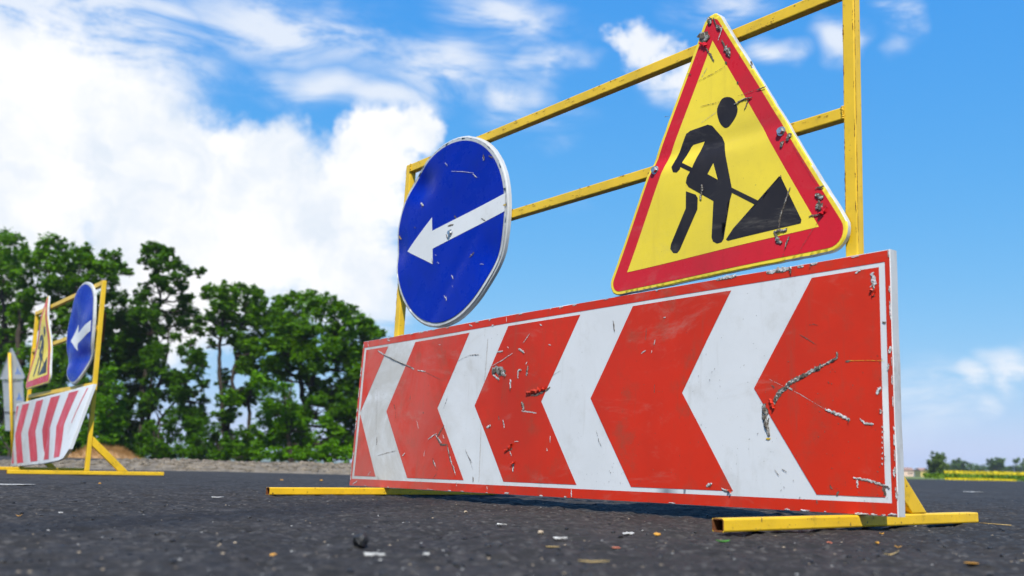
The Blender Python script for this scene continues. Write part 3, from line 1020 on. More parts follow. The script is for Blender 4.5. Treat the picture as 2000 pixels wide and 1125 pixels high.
def mark_mesh(items, mapf, types, lift, crumple, seed):
    """irregular ragged ribbons along short paths"""
    rr = random.Random(seed)
    V, F = [], []
    for t, pts, wid in items:
        if t not in types:
            continue
        if t in 'WGD':
            wid = wid * (0.82 if wid > 0.004 else 0.92)
        path = [Vector(p) for p in pts]
        L = sum((path[i + 1] - path[i]).length for i in range(len(path) - 1))
        step = max(wid * 0.4, 0.0022)
        n = max(3, int((L + wid) / step))
        smp = []
        d0 = (path[1] - path[0]).normalized() if (path[1] - path[0]).length > 1e-6 else Vector((1, 0))
        d1 = (path[-1] - path[-2]).normalized() if (path[-1] - path[-2]).length > 1e-6 else Vector((1, 0))
        path = [path[0] - d0 * wid * 0.4] + path[1:-1] + [path[-1] + d1 * wid * 0.4]
        seg = [(path[i], path[i + 1], (path[i + 1] - path[i]).length) for i in range(len(path) - 1)]
        tot = sum(s[2] for s in seg)
        for k in range(n + 1):
            s = tot * k / n
            for a, b_, l in seg:
                if s <= l + 1e-9:
                    dirv = (b_ - a).normalized() if l > 1e-7 else Vector((1, 0))
                    smp.append((a + dirv * s, Vector((-dirv.y, dirv.x)), k / n))
                    break
                s -= l
        base = len(V)
        for p, nr, f in smp:
            prof = (0.35 + 0.65 * math.sin(math.pi * min(max(f, 0.04), 0.96)) ** 0.5)
            wl = wid * 0.5 * prof * (rr.uniform(0.45, 1.35))
            wr = wid * 0.5 * prof * (rr.uniform(0.45, 1.35))
            jog = rr.uniform(-0.25, 0.25) * wid
            q1, q2 = p + nr * (wl + jog), p - nr * (wr - jog)
            qm = p + nr * jog
            V.append(mapf(q1.x, lift + rr.random() * crumple * 0.5, q1.y))
            V.append(mapf(qm.x, lift + rr.random() * crumple, qm.y))
            V.append(mapf(q2.x, lift + rr.random() * crumple * 0.5, q2.y))
        for k in range(len(smp) - 1):
            a = base + 3 * k
            if crumple < 0.0008 and wid < 0.0025 and rr.random() < 0.22:
                continue                      # broken hairline
            F += [(a, a + 1, a + 4, a + 3), (a + 1, a + 2, a + 5, a + 4)]
    return V, F


def add_marks(items, mapf, parent, lift0, flap_mat, seed):
    rr = random.Random(seed + 100)
    extra = []
    for t, pts, wid in items:                 # grime-dark edges and pits around the torn places
        if t == 'G':
            extra.append(('D', pts, wid * 1.35))
            for k in range(len(pts) - 1):
                f = rr.uniform(0.1, 0.6)
                a, b_ = pts[k], pts[k + 1]
                q = [(a[0] + (b_[0] - a[0]) * g_, a[1] + (b_[1] - a[1]) * g_) for g_ in (f, f + 0.25)]
                extra.append(('P', q, wid * 0.6))
        elif t == 'W' and wid > 0.0035:
            o = wid * 0.35
            extra.append(('D', [(x + rr.uniform(-o, o) * 0.5, y - o) for x, y in pts], wid * 0.5))
            if rr.random() < 0.6:
                x, y = pts[-1]
                extra.append(('P', [(x, y), (x + rr.uniform(-o, o), y - rr.uniform(0.2, 1.0) * wid)], wid * 0.4))
    items = list(items) + extra
    for nm, types, lf, cr, m in (('grey_scuffs', 'L', 0.0002, 0.0, M['grey_line']), ('dark_scratches', 'D', 0.0004, 0.0006, M['dark_mark']),
                                 ('white_tears', 'W', 0.0005, 0.0010, M['tear_white']), ('bare_metal_gouges', 'G', 0.0005, 0.0022, M['bare']),
                                 ('dirt_pits', 'P', 0.0026, 0.0006, M['dark_mark']), ('paint_smears', 'Y', 0.0005, 0.0004, M['old_yellow']), ('curled_flaps', 'F', 0.0012, 0.006, flap_mat)):
        V, F = mark_mesh(items, mapf, types, lift0 + lf, cr, seed)
        if F:
            tag(pyd(nm, V, F, m, parent), kind='stuff')


def wear_specks(mapf, u0, u1, h0, h1, n, seed, bias=1.0, smax=0.0022):
    rr = random.Random(seed)
    return [('D', [(u, h), (u + rr.uniform(-.0015, .0015), h + rr.uniform(-.002, .002))], rr.uniform(0.0007, smax))
            for u, h in ((u0 + (u1 - u0) * rr.random() ** bias, h0 + (h1 - h0) * rr.random()) for _ in range(n))]


def box_between(name, corners, mat, parent, bevel=0.0025):
    """corners: 8 points (low ring 4, high ring 4)"""
    bm = bmesh.new()
    v = [bm.verts.new(c_) for c_ in corners]
    for f in ((3, 2, 1, 0), (4, 5, 6, 7), (0, 1, 5, 4), (1, 2, 6, 5), (2, 3, 7, 6), (3, 0, 4, 7)):
        bm.faces.new([v[i] for i in f])
    bmesh.ops.recalc_face_normals(bm, faces=bm.faces[:])
    bmesh.ops.bevel(bm, geom=bm.edges[:], offset=bevel, segments=2, affect='EDGES', profile=0.5)
    return bm_obj(name, bm, mat, parent)


def hollow_foot(name, L, u, s, h, wf, wb, mat, parent, z0=0.0):
    """square tube lying on the road, open at its front end"""
    t = 0.0022
    bm = bmesh.new()

    def ring(u0, u1, za, zb, w):
        return [bm.verts.new(L(a, w, z, True)) for a, z in ((u0, za), (u1, za), (u1, zb), (u0, zb))]
    of, ob = ring(u, u + s, z0, z0 + h, wf), ring(u, u + s, z0, z0 + h, wb)
    nf, nb = ring(u + t, u + s - t, z0 + t, z0 + h - t, wf), ring(u + t, u + s - t, z0 + t, z0 + h - t, wf - 0.12)
    for a, b_, mi in ((of, ob, 0), (nf, nb, 1), (of, nf, 1)):
        for i in range(4):
            f = bm.faces.new((a[i], a[(i + 1) % 4], b_[(i + 1) % 4], b_[i]))
            f.material_index = mi
    bm.faces.new(ob)
    f = bm.faces.new(nb)
    f.material_index = 1
    # split the long sides and let the old tube sag and dent a little
    bmesh.ops.recalc_face_normals(bm, faces=bm.faces[:])
    es = [e for e in bm.edges if (e.verts[0] in of and e.verts[1] in ob) or (e.verts[1] in of and e.verts[0] in ob)]
    bmesh.ops.bevel(bm, geom=es, offset=0.003, segments=2, affect='EDGES', profile=0.5)
    return bm_obj(name, bm, [mat, M['rust']], parent)


def weld(parent, pts, r, seed):
    rr = random.Random(seed)
    V, F = [], []
    for p in pts:
        v, f = rock_verts(r * rr.uniform(0.7, 1.15), seed + len(V))
        o = len(V)
        V += [tuple(Vector(p) + Vector(q)) for q in v]
        F += [tuple(int(k) + o for k in q) for q in f]
    return pyd('weld_bead', V, F, M['yellow'], parent, True)


def bolt(parent, mapf, u, h, lift):
    c0 = Vector(mapf(u, lift, h))
    nrm = (Vector(mapf(u, lift + 0.1, h)) - c0).normalized()
    x = nrm.orthogonal().normalized()
    y = nrm.cross(x)
    bm = bmesh.new()
    prof = [(12, 0.0112, 0.0, 0.0022), (6, 0.0076, 0.0022, 0.0085)]
    for n, r, a, b_ in prof:
        lo = [bm.verts.new(c0 + (x * math.cos(2 * math.pi * k / n) + y * math.sin(2 * math.pi * k / n)) * r + nrm * a) for k in range(n)]
        hi = [bm.verts.new(c0 + (x * math.cos(2 * math.pi * k / n) + y * math.sin(2 * math.pi * k / n)) * r * 0.93 + nrm * b_) for k in range(n)]
        for k in range(n):
            bm.faces.new((lo[k], lo[(k + 1) % n], hi[(k + 1) % n], hi[k]))
        bm.faces.new(hi)
    return bm_obj('bolt', bm, M['zinc'], parent)


def sm(x, a, b):
    t = min(1.0, max(0.0, (x - a) / (b - a)))
    return t * t * (3 - 2 * t)


BODY = [(0.4681, 0.8059), (0.4299, 0.8801), (0.4174, 0.8849), (0.3665, 0.8866), (0.3535, 0.8804), (0.3261, 0.8461), (0.3181, 0.829), (0.2923, 0.7169), (0.2922, 0.703), (0.2966, 0.6907), (0.3064, 0.6851), (0.3131, 0.6046), (0.3191, 0.5975), (0.3321, 0.5966), (0.3438, 0.6036), (0.3479, 0.6138), (0.3429, 0.697), (0.4145, 0.7448), (0.423, 0.7573), (0.42, 0.7699), (0.4047, 0.7897), (0.3756, 0.8484), (0.4083, 0.8481), (0.4149, 0.8437), (0.4392, 0.8059), (0.4406, 0.7948), (0.4506, 0.7883), (0.4618, 0.7916)]
HEAD = [(0.3109, 0.9385), (0.2998, 0.9340), (0.2898, 0.9237), (0.2820, 0.9038), (0.2829, 0.8930), (0.2879, 0.8827), (0.3031, 0.8673), (0.3120, 0.8645), (0.3202, 0.8667), (0.3321, 0.8805), (0.3387, 0.9002), (0.3405, 0.9105), (0.3398, 0.9205), (0.3289, 0.9373), (0.3200, 0.9400)]
HOLE = [(0.3597, 0.7641), (0.3442, 0.7866), (0.331, 0.7446)]
BAR = [(0.441, 0.8124), (0.403, 0.7886), (0.4086, 0.78), (0.4442, 0.8023)]
LEG = [(0.4226, 0.7366), (0.3935, 0.7225), (0.3877, 0.7128), (0.3888, 0.6869), (0.4427, 0.601), (0.4509, 0.5944), (0.4627, 0.5964), (0.4723, 0.6078), (0.4701, 0.6186), (0.4233, 0.6958)]
HANDLE = [(0.2969, 0.7205), (0.2115, 0.667), (0.2185, 0.6586), (0.2968, 0.709)]
PILE = [(0.1688, 0.7167), (0.164, 0.7132), (0.1153, 0.611), (0.1173, 0.6038), (0.3017, 0.5977), (0.307, 0.6017), (0.2869, 0.6237), (0.2648, 0.6406), (0.2228, 0.654), (0.2129, 0.6672)]
TRI_OUT = [(0.3597, 1.194), (0.686, 0.517), (-0.020, 0.534)]
TRI_RED = [(0.3590, 1.171), (0.671, 0.5265), (-0.0035, 0.5430)]
TRI_IN = [(0.3552, 1.0913), (0.6107, 0.5713), (0.0755, 0.5891)]


def smooth_poly(p, it=1):
    for _ in range(it):
        q = []
        for i in range(len(p)):
            a, b_ = p[i], p[(i + 1) % len(p)]
            q += [(a[0] * .75 + b_[0] * .25, a[1] * .75 + b_[1] * .25), (a[0] * .25 + b_[0] * .75, a[1] * .25 + b_[1] * .75)]
        p = q
    return p


TC = 0.014


def triangle_sign(stand, L, warp, shift, marks, label, w0=0.018, squash=None, seed=1):
    sq = squash or (lambda u, z: (u, z))

    def mp(u, lift, z):
        a, b_ = sq(u, z)
        return L(a + shift[0], w0 + lift + warp(u, z), b_ + shift[1])
    t = sheet_body('triangle_sign', rounded(TRI_OUT, (0.030, 0.030, 0.045)), mp, 0.0125, [M['sign_yellow'], M['rim']], stand, cell=TC, step=0.02, nick=0.0006, seed=seed)
    for p in t.data.polygons:      # the folded flange keeps its bare metal
        if abs(p.normal.y) < 0.75 or p.normal.y > 0.5:
            p.material_index = 1
    tag(t, label)
    film('red_border', [rounded(TRI_RED, (0.022, 0.022, 0.034))], mp, 0.0006, M['sign_red'], t, TC)
    film('yellow_field', [TRI_IN], mp, 0.0010, M['sign_yellow'], t, TC)
    film('worker_symbol', [BODY, smooth_poly(HEAD), BAR, LEG, HANDLE], mp, 0.0014, M['black'], t, TC)
    film('arm_gap', [HOLE], mp, 0.0018, M['sign_yellow'], t, TC)
    film('earth_pile', [PILE], mp, 0.00142, M['black'], t, TC)
    if marks:
        add_marks(marks, mp, t, 0.0018, M['sign_red'], 5)
        bolt(t, mp, 0.5217, 0.8109, 0.001)
        bolt(t, mp, 0.1645, 0.8159, 0.001)
    return t


def round_sign(stand, L, warp, c, arrow, marks, label, w0=0.018, squash=None, bolt_at=None, seed=2):
    sq = squash or (lambda u, z: (u, z))

    def mp(u, lift, z):
        a, b_ = sq(u, z)
        return L(a, w0 + lift + warp(u, z), b_)
    ring = lambda r, n=72: [(c[0] + r * math.cos(2 * math.pi * k / n), c[1] + r * math.sin(2 * math.pi * k / n)) for k in range(n)]
    d = sheet_body('round_sign', ring(0.305), mp, 0.015, M['rim'], stand, 0.022, 0.05, edge=0.006, nick=0.0007, seed=seed)
    tag(d, label)
    film('blue_face', [ring(0.2895)], mp, 0.0018, M['blue'], d, 0.022)
    film('white_arrow', [arrow], mp, 0.0024, M['arrow_white'], d, 0.022)
    if marks:
        add_marks(marks, mp, d, 0.0026, M['blue'], 6)
    if bolt_at:
        bolt(d, mp, bolt_at[0], bolt_at[1], 0.0025)
    return d


S = 0.0243


def build_frame(root, L, uL, H, zm, top_tilt, foot_h, wf, wb, low=None):
    mt = M['yellow']

    def box(nm, u0, u1, w0, w1, z0, z1, dz=0.0):
        c8 = [L(u0, w0, z0), L(u1, w0, z0 + dz), L(u1, w1, z0 + dz), L(u0, w1, z0), L(u0, w0, z1), L(u1, w0, z1 + dz), L(u1, w1, z1 + dz), L(u0, w1, z1)]
        return box_between(nm, c8, mt, root)
    for u in (0.0, uL):
        c8 = [L(a, w, z + (top_tilt if (z > 0.5 and u > 0) else 0)) for z in (foot_h, H) for a, w in ((u, 0), (u + S * 1.12, 0), (u + S * 1.12, -S), (u, -S))]
        box_between('post', c8, mt, root)
    g = 0.0004
    box('crossbar', S * 1.12 + g, uL - g, -0.0004, -S + 0.0004, H - 0.0285, H - 0.0006, top_tilt)
    box('crossbar', S * 1.12 + g, uL - g, -0.0004, -S + 0.0004, zm - 0.0265, zm, top_tilt - 0.004)
    if low:
        box('crossbar', S * 1.12 + g, uL - g, -0.0004, -S + 0.0004, low - 0.026, low, 0)
    for k, u in enumerate((0.0, uL)):
        hollow_foot('foot', L, u - 0.0005, S, foot_h - 0.0003, wf[k], wb[k], M['worn_yellow'], root)
        pr = [(-S - 0.0005, 0.222), (-S - 0.0005, 0.166), (-0.186, foot_h + 0.0003), (-0.243, foot_h + 0.0003)]
        c8 = [L(a, w, z, True) for a in (u + 0.0012, u + S - 0.0012) for w, z in pr]
        box_between('brace', c8, M['worn_yellow'], root)
    sd = 7
    for u, sg in ((S * 1.12, 1), (uL, -1)):
        for z in (H - 0.014, zm - 0.013):
            zz = z + (top_tilt if u > 0.5 else 0)
            pts = [L(u + sg * 0.0012, 0.0004, zz + q) for q in np.linspace(-0.0125, 0.0125, 7)]
            weld(root, pts, 0.0042, sd)
            sd += 11


def paint_chips(root, L, uL, H, zm, n, seed):
    rr = random.Random(seed)
    fl, sl = [], []
    for k in range(n):
        z = rr.uniform(0.55, H - 0.02)
        e = rr.choice((0.0022, S * 1.12 - 0.0022))
        for u in (0.0, uL):
            zz = z + rr.uniform(-0.1, 0.1)
            fl.append(('D', [(u + e, min(zz, H - 0.01)), (u + e + rr.uniform(-0.001, 0.001), min(zz, H - 0.01) - rr.uniform(0.003, 0.022))], rr.uniform(0.0008, 0.0026)))
        sl.append(('D', [(-0.0022, z), (-0.0024, z - rr.uniform(0.006, 0.05))], rr.uniform(0.0008, 0.0022)))
    for k in range(n * 3):
        for zb, h in ((H - 0.0006, 0.028), (zm, 0.0265)):
            u = rr.uniform(0.05, uL - 0.02)
            e = rr.choice((0.0026, h - 0.0024, h - 0.0024, rr.uniform(0.004, h - 0.004)))
            fl.append(('D', [(u, zb - e - 0.0012), (u + rr.uniform(0.002, 0.020), zb - e - 0.0012 + rr.uniform(-0.0012, 0.0012))], rr.uniform(0.0006, 0.0022)))
    V, F = mark_mesh(fl, lambda u, l, z: L(u, l, z), 'D', 0.0006, 0.0001, seed)
    tag(pyd('paint_chips', V, F, M['rust'], root), kind='stuff')
    V, F = mark_mesh(sl, lambda w, l, z: L(-l, w, z), 'D', 0.0006, 0.0001, seed + 1)
    tag(pyd('paint_chips', V, F, M['rust'], root), kind='stuff')


def lean(phi, psi):
    tp, ts = math.tan(rad(phi)), math.tan(rad(psi))

    def L(u, w, z, upright=False):
        if upright:
            return (-u, -w, z)
        return (-(u + z * ts), -(w + z * tp), z)
    return L


# ---- the near stand
TH1 = 51.321
FOOT_H = 0.0222
stand = empty('roadwork_stand', (0.6627, 1.8385, 0.0), rad(-TH1))
tag(stand, 'large battered yellow roadwork stand in front with blue arrow disc, warning triangle and chevron board', 'road barrier', 'roadwork sign stands')
L1 = lean(-1.49, -0.89)
build_frame(stand, L1, 1.6841, 1.1115, 0.8375, -0.0005, FOOT_H, (0.402, 0.402), (-0.452, -0.452))

paint_chips(stand, L1, 1.6841, 1.1115, 0.8375, 34, 51)


def warp_disc(u, z):
    d1 = math.exp(-(((u - 1.570) / 0.060) ** 2 + ((z - 1.005) / 0.048) ** 2)) * -0.019
    d2 = math.exp(-(((u - 1.15) / 0.07) ** 2 + ((z - 0.70) / 0.06) ** 2)) * -0.009
    d3 = math.exp(-(((u - 1.70) / 0.06) ** 2 + ((z - 0.80) / 0.05) ** 2)) * -0.010
    t = (u - 1.27) * 0.74 + (z - 0.77) * 0.67           # shallow crease running down to the left rim
    d4 = -0.0035 * math.exp(-(t / 0.02) ** 2) * sm(z, 0.86, 0.70)
    d5 = 0.004 * math.sin(u * 9) * math.sin(z * 7 + 1)
    return d1 + d2 + d3 + d4 + d5


ARROW1 = [(1.6345, 0.7913), (1.4937, 0.8808), (1.4883, 0.8349), (1.1208, 0.8832), (1.1190, 0.8275), (1.4812, 0.775), (1.4751, 0.7233)]
round_sign(stand, L1, warp_disc, (1.411, 0.8205), ARROW1, DISC_MARKS, 'dented blue round sign with white arrow pointing left', bolt_at=(1.387, 0.8101))


def warp_tri(u, z):
    a = 0.0075 * sm(z, 0.845, 0.795) * (1 - 0.75 * sm(z, 0.78, 0.52)) * sm(u, 0.05, 0.5)
    b_ = -0.0022 * math.exp(-((z - 0.835) / 0.020) ** 2)
    return a + b_ + 0.0025 * math.sin(u * 14 + 1) * math.sin(z * 9)


triangle_sign(stand, L1, warp_tri, (0, 0), TRIANGLE_MARKS, 'scratched yellow warning triangle with red border and black digging figure')

# chevron board of the near stand
BU, BZ, BW = -0.0783, 0.0226, 0.0085
BL_, BH_ = 1.9650, 0.4940
tph, tps, tb = math.tan(rad(-1.49)), math.tan(rad(-0.89)), math.tan(rad(0.91))


def warp_board(u, h):
    return 0.0022 * math.sin(u * 3.1 + 0.6) * math.sin(h * 5 + 0.4) + 0.0012 * math.sin(u * 9.3) * math.sin(h * 11) + 0.0012


def B1(u, w, h):
    e = 0.020 * sm(u, 1.5, 1.96) * (1 - h / 0.5)                      # the far end is cut a little askew
    hh = h * (1 - 0.012 * sm(u, 1.0, 1.96))
    uu = BU + u * (1 + 0.0) + e - 0.012 * sm(u, 1.5, 1.96) * (h / 0.5)
    return (-(uu + (BZ + h) * tps), -(BW + w + warp_board(u, h) + BZ * tph + h * (tph + tb)), BZ + hh)


board = sheet_body('chevron_board', [(0, 0), (0, BH_), (BL_, BH_), (BL_, 0)], B1, 0.0235, [M['white'], M['rim']], stand, 0.12, 0.05, edge=0.0015, nick=0.0008, seed=9)
for p in board.data.polygons:
    if abs(p.normal.y) < 0.8 or p.normal.y > 0:
        p.material_index = 1
tag(board, 'long scratched red and white chevron board low on the near stand')
o0, o1, v0, v1 = 0.0110, BL_ - 0.0125, 0.0240, 0.4715
for q in ([(0.0012, 0.0012), (0.0012, v0), (BL_ - 0.0012, v0), (BL_ - 0.0012, 0.0012)], [(0.0012, v1), (0.0012, BH_ - 0.0012), (BL_ - 0.0012, BH_ - 0.0012), (BL_ - 0.0012, v1)],
          [(0.0012, v0), (0.0012, v1), (o0, v1), (o0, v0)], [(o1, v0), (o1, v1), (BL_ - 0.0012, v1), (BL_ - 0.0012, v0)]):
    film('red_border_strip', [q], B1, 0.0006, M['red'], board, 0.08)
i0, i1, c0, c1, cm = 0.0235, BL_ - 0.0255, 0.0340, 0.4630, 0.2465
CHEV = [[(i0, c0), (i0, c1), (0.171, c1), (0.313, cm), (0.167, c0)]]
for a, b_, c_, d_ in ((0.373, 0.511, 0.670, 0.8105), (0.858, 1.001, 1.153, 1.298), (1.337, 1.485, 1.630, 1.775)):
    CHEV.append([(a, c1), (c_, c1), (d_, cm), (c_ - 0.004, c0), (a - 0.004, c0), (b_, cm)])
CHEV.append([(1.795, c1), (i1, c1), (i1, cm + 0.004)])
CHEV.append([(i1, cm - 0.004), (i1, c0), (1.806, c0)])
for q in CHEV:
    film('red_chevron', [q], B1, 0.0006, M['red'], board, 0.08)
specks = wear_specks(B1, 0.02, 0.75, 0.02, 0.30, 130, 4, 1.6) + wear_specks(B1, 0.02, 1.94, 0.02, 0.47, 90, 5, 1.0, 0.0016)
rrn = random.Random(77)
chips = []
for k in range(26):                                   # flaked film along the edges
    u = rrn.uniform(0.01, 1.95)
    chips.append(('W', [(u, 0.4915), (u + rrn.uniform(0.003, 0.016), 0.4905)], rrn.uniform(0.002, 0.005)))
for k in range(16):
    u = rrn.uniform(0.01, 1.95)
    chips.append(('W', [(u, 0.0025), (u + rrn.uniform(0.003, 0.02), 0.003)], rrn.uniform(0.002, 0.005)))
for k in range(13):
    h = rrn.uniform(0.01, 0.48)
    chips.append(('W', [(0.0022, h), (0.0024, h + rrn.uniform(0.004, 0.02))], rrn.uniform(0.0015, 0.004)))
for k in range(22):
    h = rrn.uniform(0.01, 0.48)
    chips.append(('W', [(1.961, h), (1.960, h + rrn.uniform(0.004, 0.014))], rrn.uniform(0.003, 0.008)))
add_marks(BOARD_MARKS_A + BOARD_MARKS_B + specks + chips, B1, board, 0.0006, M['red'], 3)

# ---- the second stand, further along the lane
TH2 = 51.7
stand2 = empty('roadwork_stand', (-2.449, 5.6705, 0.0), rad(-TH2))
tag(stand2, 'smaller looking farther roadwork stand at the left with crumpled chevron board and bent signs', 'road barrier', 'roadwork sign stands')
L2 = lean(0.654, -0.563)
build_frame(stand2, L2, 1.658, 1.145, 0.873, -0.0015, FOOT_H, (0.41, 0.41), (-0.455, -0.455), low=0.536)


def warp_d2(u, z):
    return 0.012 * sm(z, 0.72, 0.52) + 0.008 * math.sin(z * 16) * math.sin(u * 11) - 0.012 * math.exp(-((z - 0.70) / 0.05) ** 2)


C2 = (0.318, 0.855)
ARROW2 = [(0.520, 0.822), (0.385, 0.913), (0.362, 0.858), (0.050, 0.905), (0.048, 0.842), (0.335, 0.792), (0.325, 0.748)]
round_sign(stand2, L2, warp_d2, C2, ARROW2, None, 'bent blue disc with white arrow on the far stand', w0=0.022,
           squash=lambda u, z: (C2[0] + (u - C2[0]) * 0.96, C2[1] + (z - C2[1]) * 1.045), seed=8)


def warp_t2(u, z):
    return 0.007 * math.sin(z * 13 + 0.5) - 0.012 * sm(z, 0.95, 1.17)


triangle_sign(stand2, L2, warp_t2, (0, 0), None, 'wavy bent warning triangle on the far stand', w0=0.024,
              squash=lambda u, z: (0.915 + (u - 0.0) * 1.02, 0.575 + (z - 0.526) * 1.0), seed=12)
Q = {'TR': Vector((-0.056, 0.012, 0.520)), 'BR': Vector((-0.045, 0.120, 0.091)), 'BL': Vector((1.89, -0.012, 0.020)), 'TL': Vector((1.91, 0.036, 0.478))}


WB = ((0.0, 0.39, 0.85, 1.2, 1.57, 1.965), (0.115, 0.073, 0.022, 0.004, 0.002, 0.004))


def B2(u, w, h):
    s, t = u / 1.965, h / 0.494
    p = (Q['BR'] * (1 - s) + Q['BL'] * s) * (1 - t) + (Q['TR'] * (1 - s) + Q['TL'] * s) * t
    wb = 0.010 + float(np.interp(u, *WB))                             # lower edge pushed out of line by a knock
    # a sharp vertical buckle right of the middle and shallow dents
    k = 0.012 * math.exp(-abs(u - 0.95 + 0.12 * (t - 0.5)) / 0.035) * sm(t, 0.75, 0.25)
    k += 0.002 * math.sin(u * 7) * math.sin(t * 5)
    return L2(p.x, max(wb, 0.012) * (1 - t) + 0.014 * t + w - k, p.z)


board2 = sheet_body('chevron_board', [(0.0, 0.06), (0, BH_), (BL_, BH_), (BL_, 0), (0.28, -0.004), (0.10, 0.004)], B2, 0.020, [M['white'], M['rim']], stand2, 0.02, 0.04, edge=0.002, nick=0.001, seed=19)
tag(board2, 'crumpled chevron board with faded red stripes on the far stand')
for a, b_ in ((1.577, 1.774), (1.158, 1.363), (0.731, 0.963), (0.285, 0.512)):
    film('red_chevron', [[(a, c1 + .012), (b_, c1 + .012), (b_ + .15, cm), (b_, c0 - .012), (a, c0 - .012), (a + .15, cm)]], B2, 0.0008, M['faded_red'], board2, 0.02)
film('red_chevron', [[(0.075, c1 + .012), (0.102, c1 + .012), (0.235, cm), (0.215, cm)]], B2, 0.0008, M['faded_red'], board2, 0.02)
film('red_chevron', [[(1.885, c1 + .01), (1.945, c1 + .01), (1.945, cm + 0.10)]], B2, 0.0008, M['faded_red'], board2, 0.02)
film('red_chevron', [[(1.945, cm - 0.10), (1.945, c0 - .01), (1.875, c0 - .01)]], B2, 0.0008, M['faded_red'], board2, 0.02)
# rusty clamp hanging between the disc and the right post
c8 = [L2(a, w, z) for z in (0.78, 0.96) for a, w in ((0.036, -0.006), (0.075, -0.008), (0.078, -0.05), (0.036, -0.05))]
tag(box_between('clamp', c8, M['rust'], stand2, 0.006), 'dark rusty clamp behind the disc')

# ---- a sign seen from behind, far left
P3 = at(29, 900, 19.5)
back = empty('sign_post', (P3.x, P3.y, 0.0), rad(-24))
tag(back, 'grey back of a warning triangle and plate on a yellow pole at the left edge', 'road sign')
pt = Vector((0.05, 0, 0))
V, F = tube_geo([(0.0, -0.045, 0.0), (0.0, -0.045, 1.1), (0.0, -0.045, 2.16)], [0.03, 0.03, 0.03], 10)
pyd('pole', V, F, M['yellow'], back, True)
for sg in (-1, 1):
    c8 = [(a, b_, z) for z in (0.0, 0.03) for a, b_ in ((-0.02, -0.45 * sg), (0.02, -0.45 * sg), (0.02, -0.05 * sg), (-0.02, -0.05 * sg))]
    box_between('foot', c8, M['yellow'], back)


def Bk(cx, cz):
    return lambda u, w, z: (u + cx, w + 0.012, z + cz)


def flip(u, w, z):
    return (u, 0.03 + w, z)


def back_sheet(nm, outline):
    bm = bmesh.new()
    fr = [bm.verts.new((p[0], 0.012, p[1])) for p in outline]
    rm = [bm.verts.new((p[0], -0.006, p[1])) for p in outline]
    cx = sum(p[0] for p in outline) / len(outline)
    cz = sum(p[1] for p in outline) / len(outline)
    lip = [bm.verts.new((p[0] + (cx - p[0]) * 0.05, -0.006, p[1] + (cz - p[1]) * 0.05)) for p in outline]
    inn = [bm.verts.new((p[0] + (cx - p[0]) * 0.05, 0.009, p[1] + (cz - p[1]) * 0.05)) for p in outline]
    n = len(outline)
    for a, b_ in ((fr, rm), (rm, lip), (lip, inn)):
        for i in range(n):
            bm.faces.new((a[i], a[(i + 1) % n], b_[(i + 1) % n], b_[i]))
    bm.faces.new(fr)
    bm.faces.new(inn)
    return bm_obj(nm, bm, M['sheet_back'], back)


tri = back_sheet('triangle_sign_back', rounded([(0.0, 2.29), (-0.375, 1.63), (0.375, 1.63)], (0.03, 0.035, 0.035)))
pl1 = back_sheet('plate_back', [(-0.28, 1.61), (-0.255, 0.98), (0.31, 0.98), (0.29, 1.61)])
pl2 = back_sheet('lower_plate_back', [(-0.25, 0.96), (-0.24, 0.60), (0.33, 0.60), (0.315, 0.96)])
for par, cx, cz in ((tri, 0.15, 1.80), (pl1, 0.17, 1.28)):        # small blue maker's mark: a peak over two wavy lines
    V = [(cx - 0.028, 0.0085, cz - 0.02), (cx + 0.028, 0.0085, cz - 0.02), (cx + 0.004, 0.0085, cz + 0.085), (cx - 0.008, 0.0085, cz + 0.085)]
    F = [(0, 1, 2, 3)]
    for dz in (-0.035, -0.062):
        o = len(V)
        V += [(cx - 0.085, 0.0085, cz + dz - 0.016), (cx, 0.0085, cz + dz), (cx + 0.085, 0.0085, cz + dz - 0.016), (cx + 0.085, 0.0085, cz + dz), (cx, 0.0085, cz + dz + 0.018), (cx - 0.085, 0.0085, cz + dz)]
        F += [(o, o + 1, o + 4, o + 5), (o + 1, o + 2, o + 3, o + 4)]
    pyd('blue_mark', V, F, M['logo_blue'], par)

KX = (at(22, 694, 19.5).x - P3.x) / 2.16                  # the whole post leans to the left
for ch in back.children_recursive:
    for v in ch.data.vertices:
        v.co.x += KX * v.co.z * math.cos(rad(24))
        v.co.y += KX * v.co.z * math.sin(rad(24))


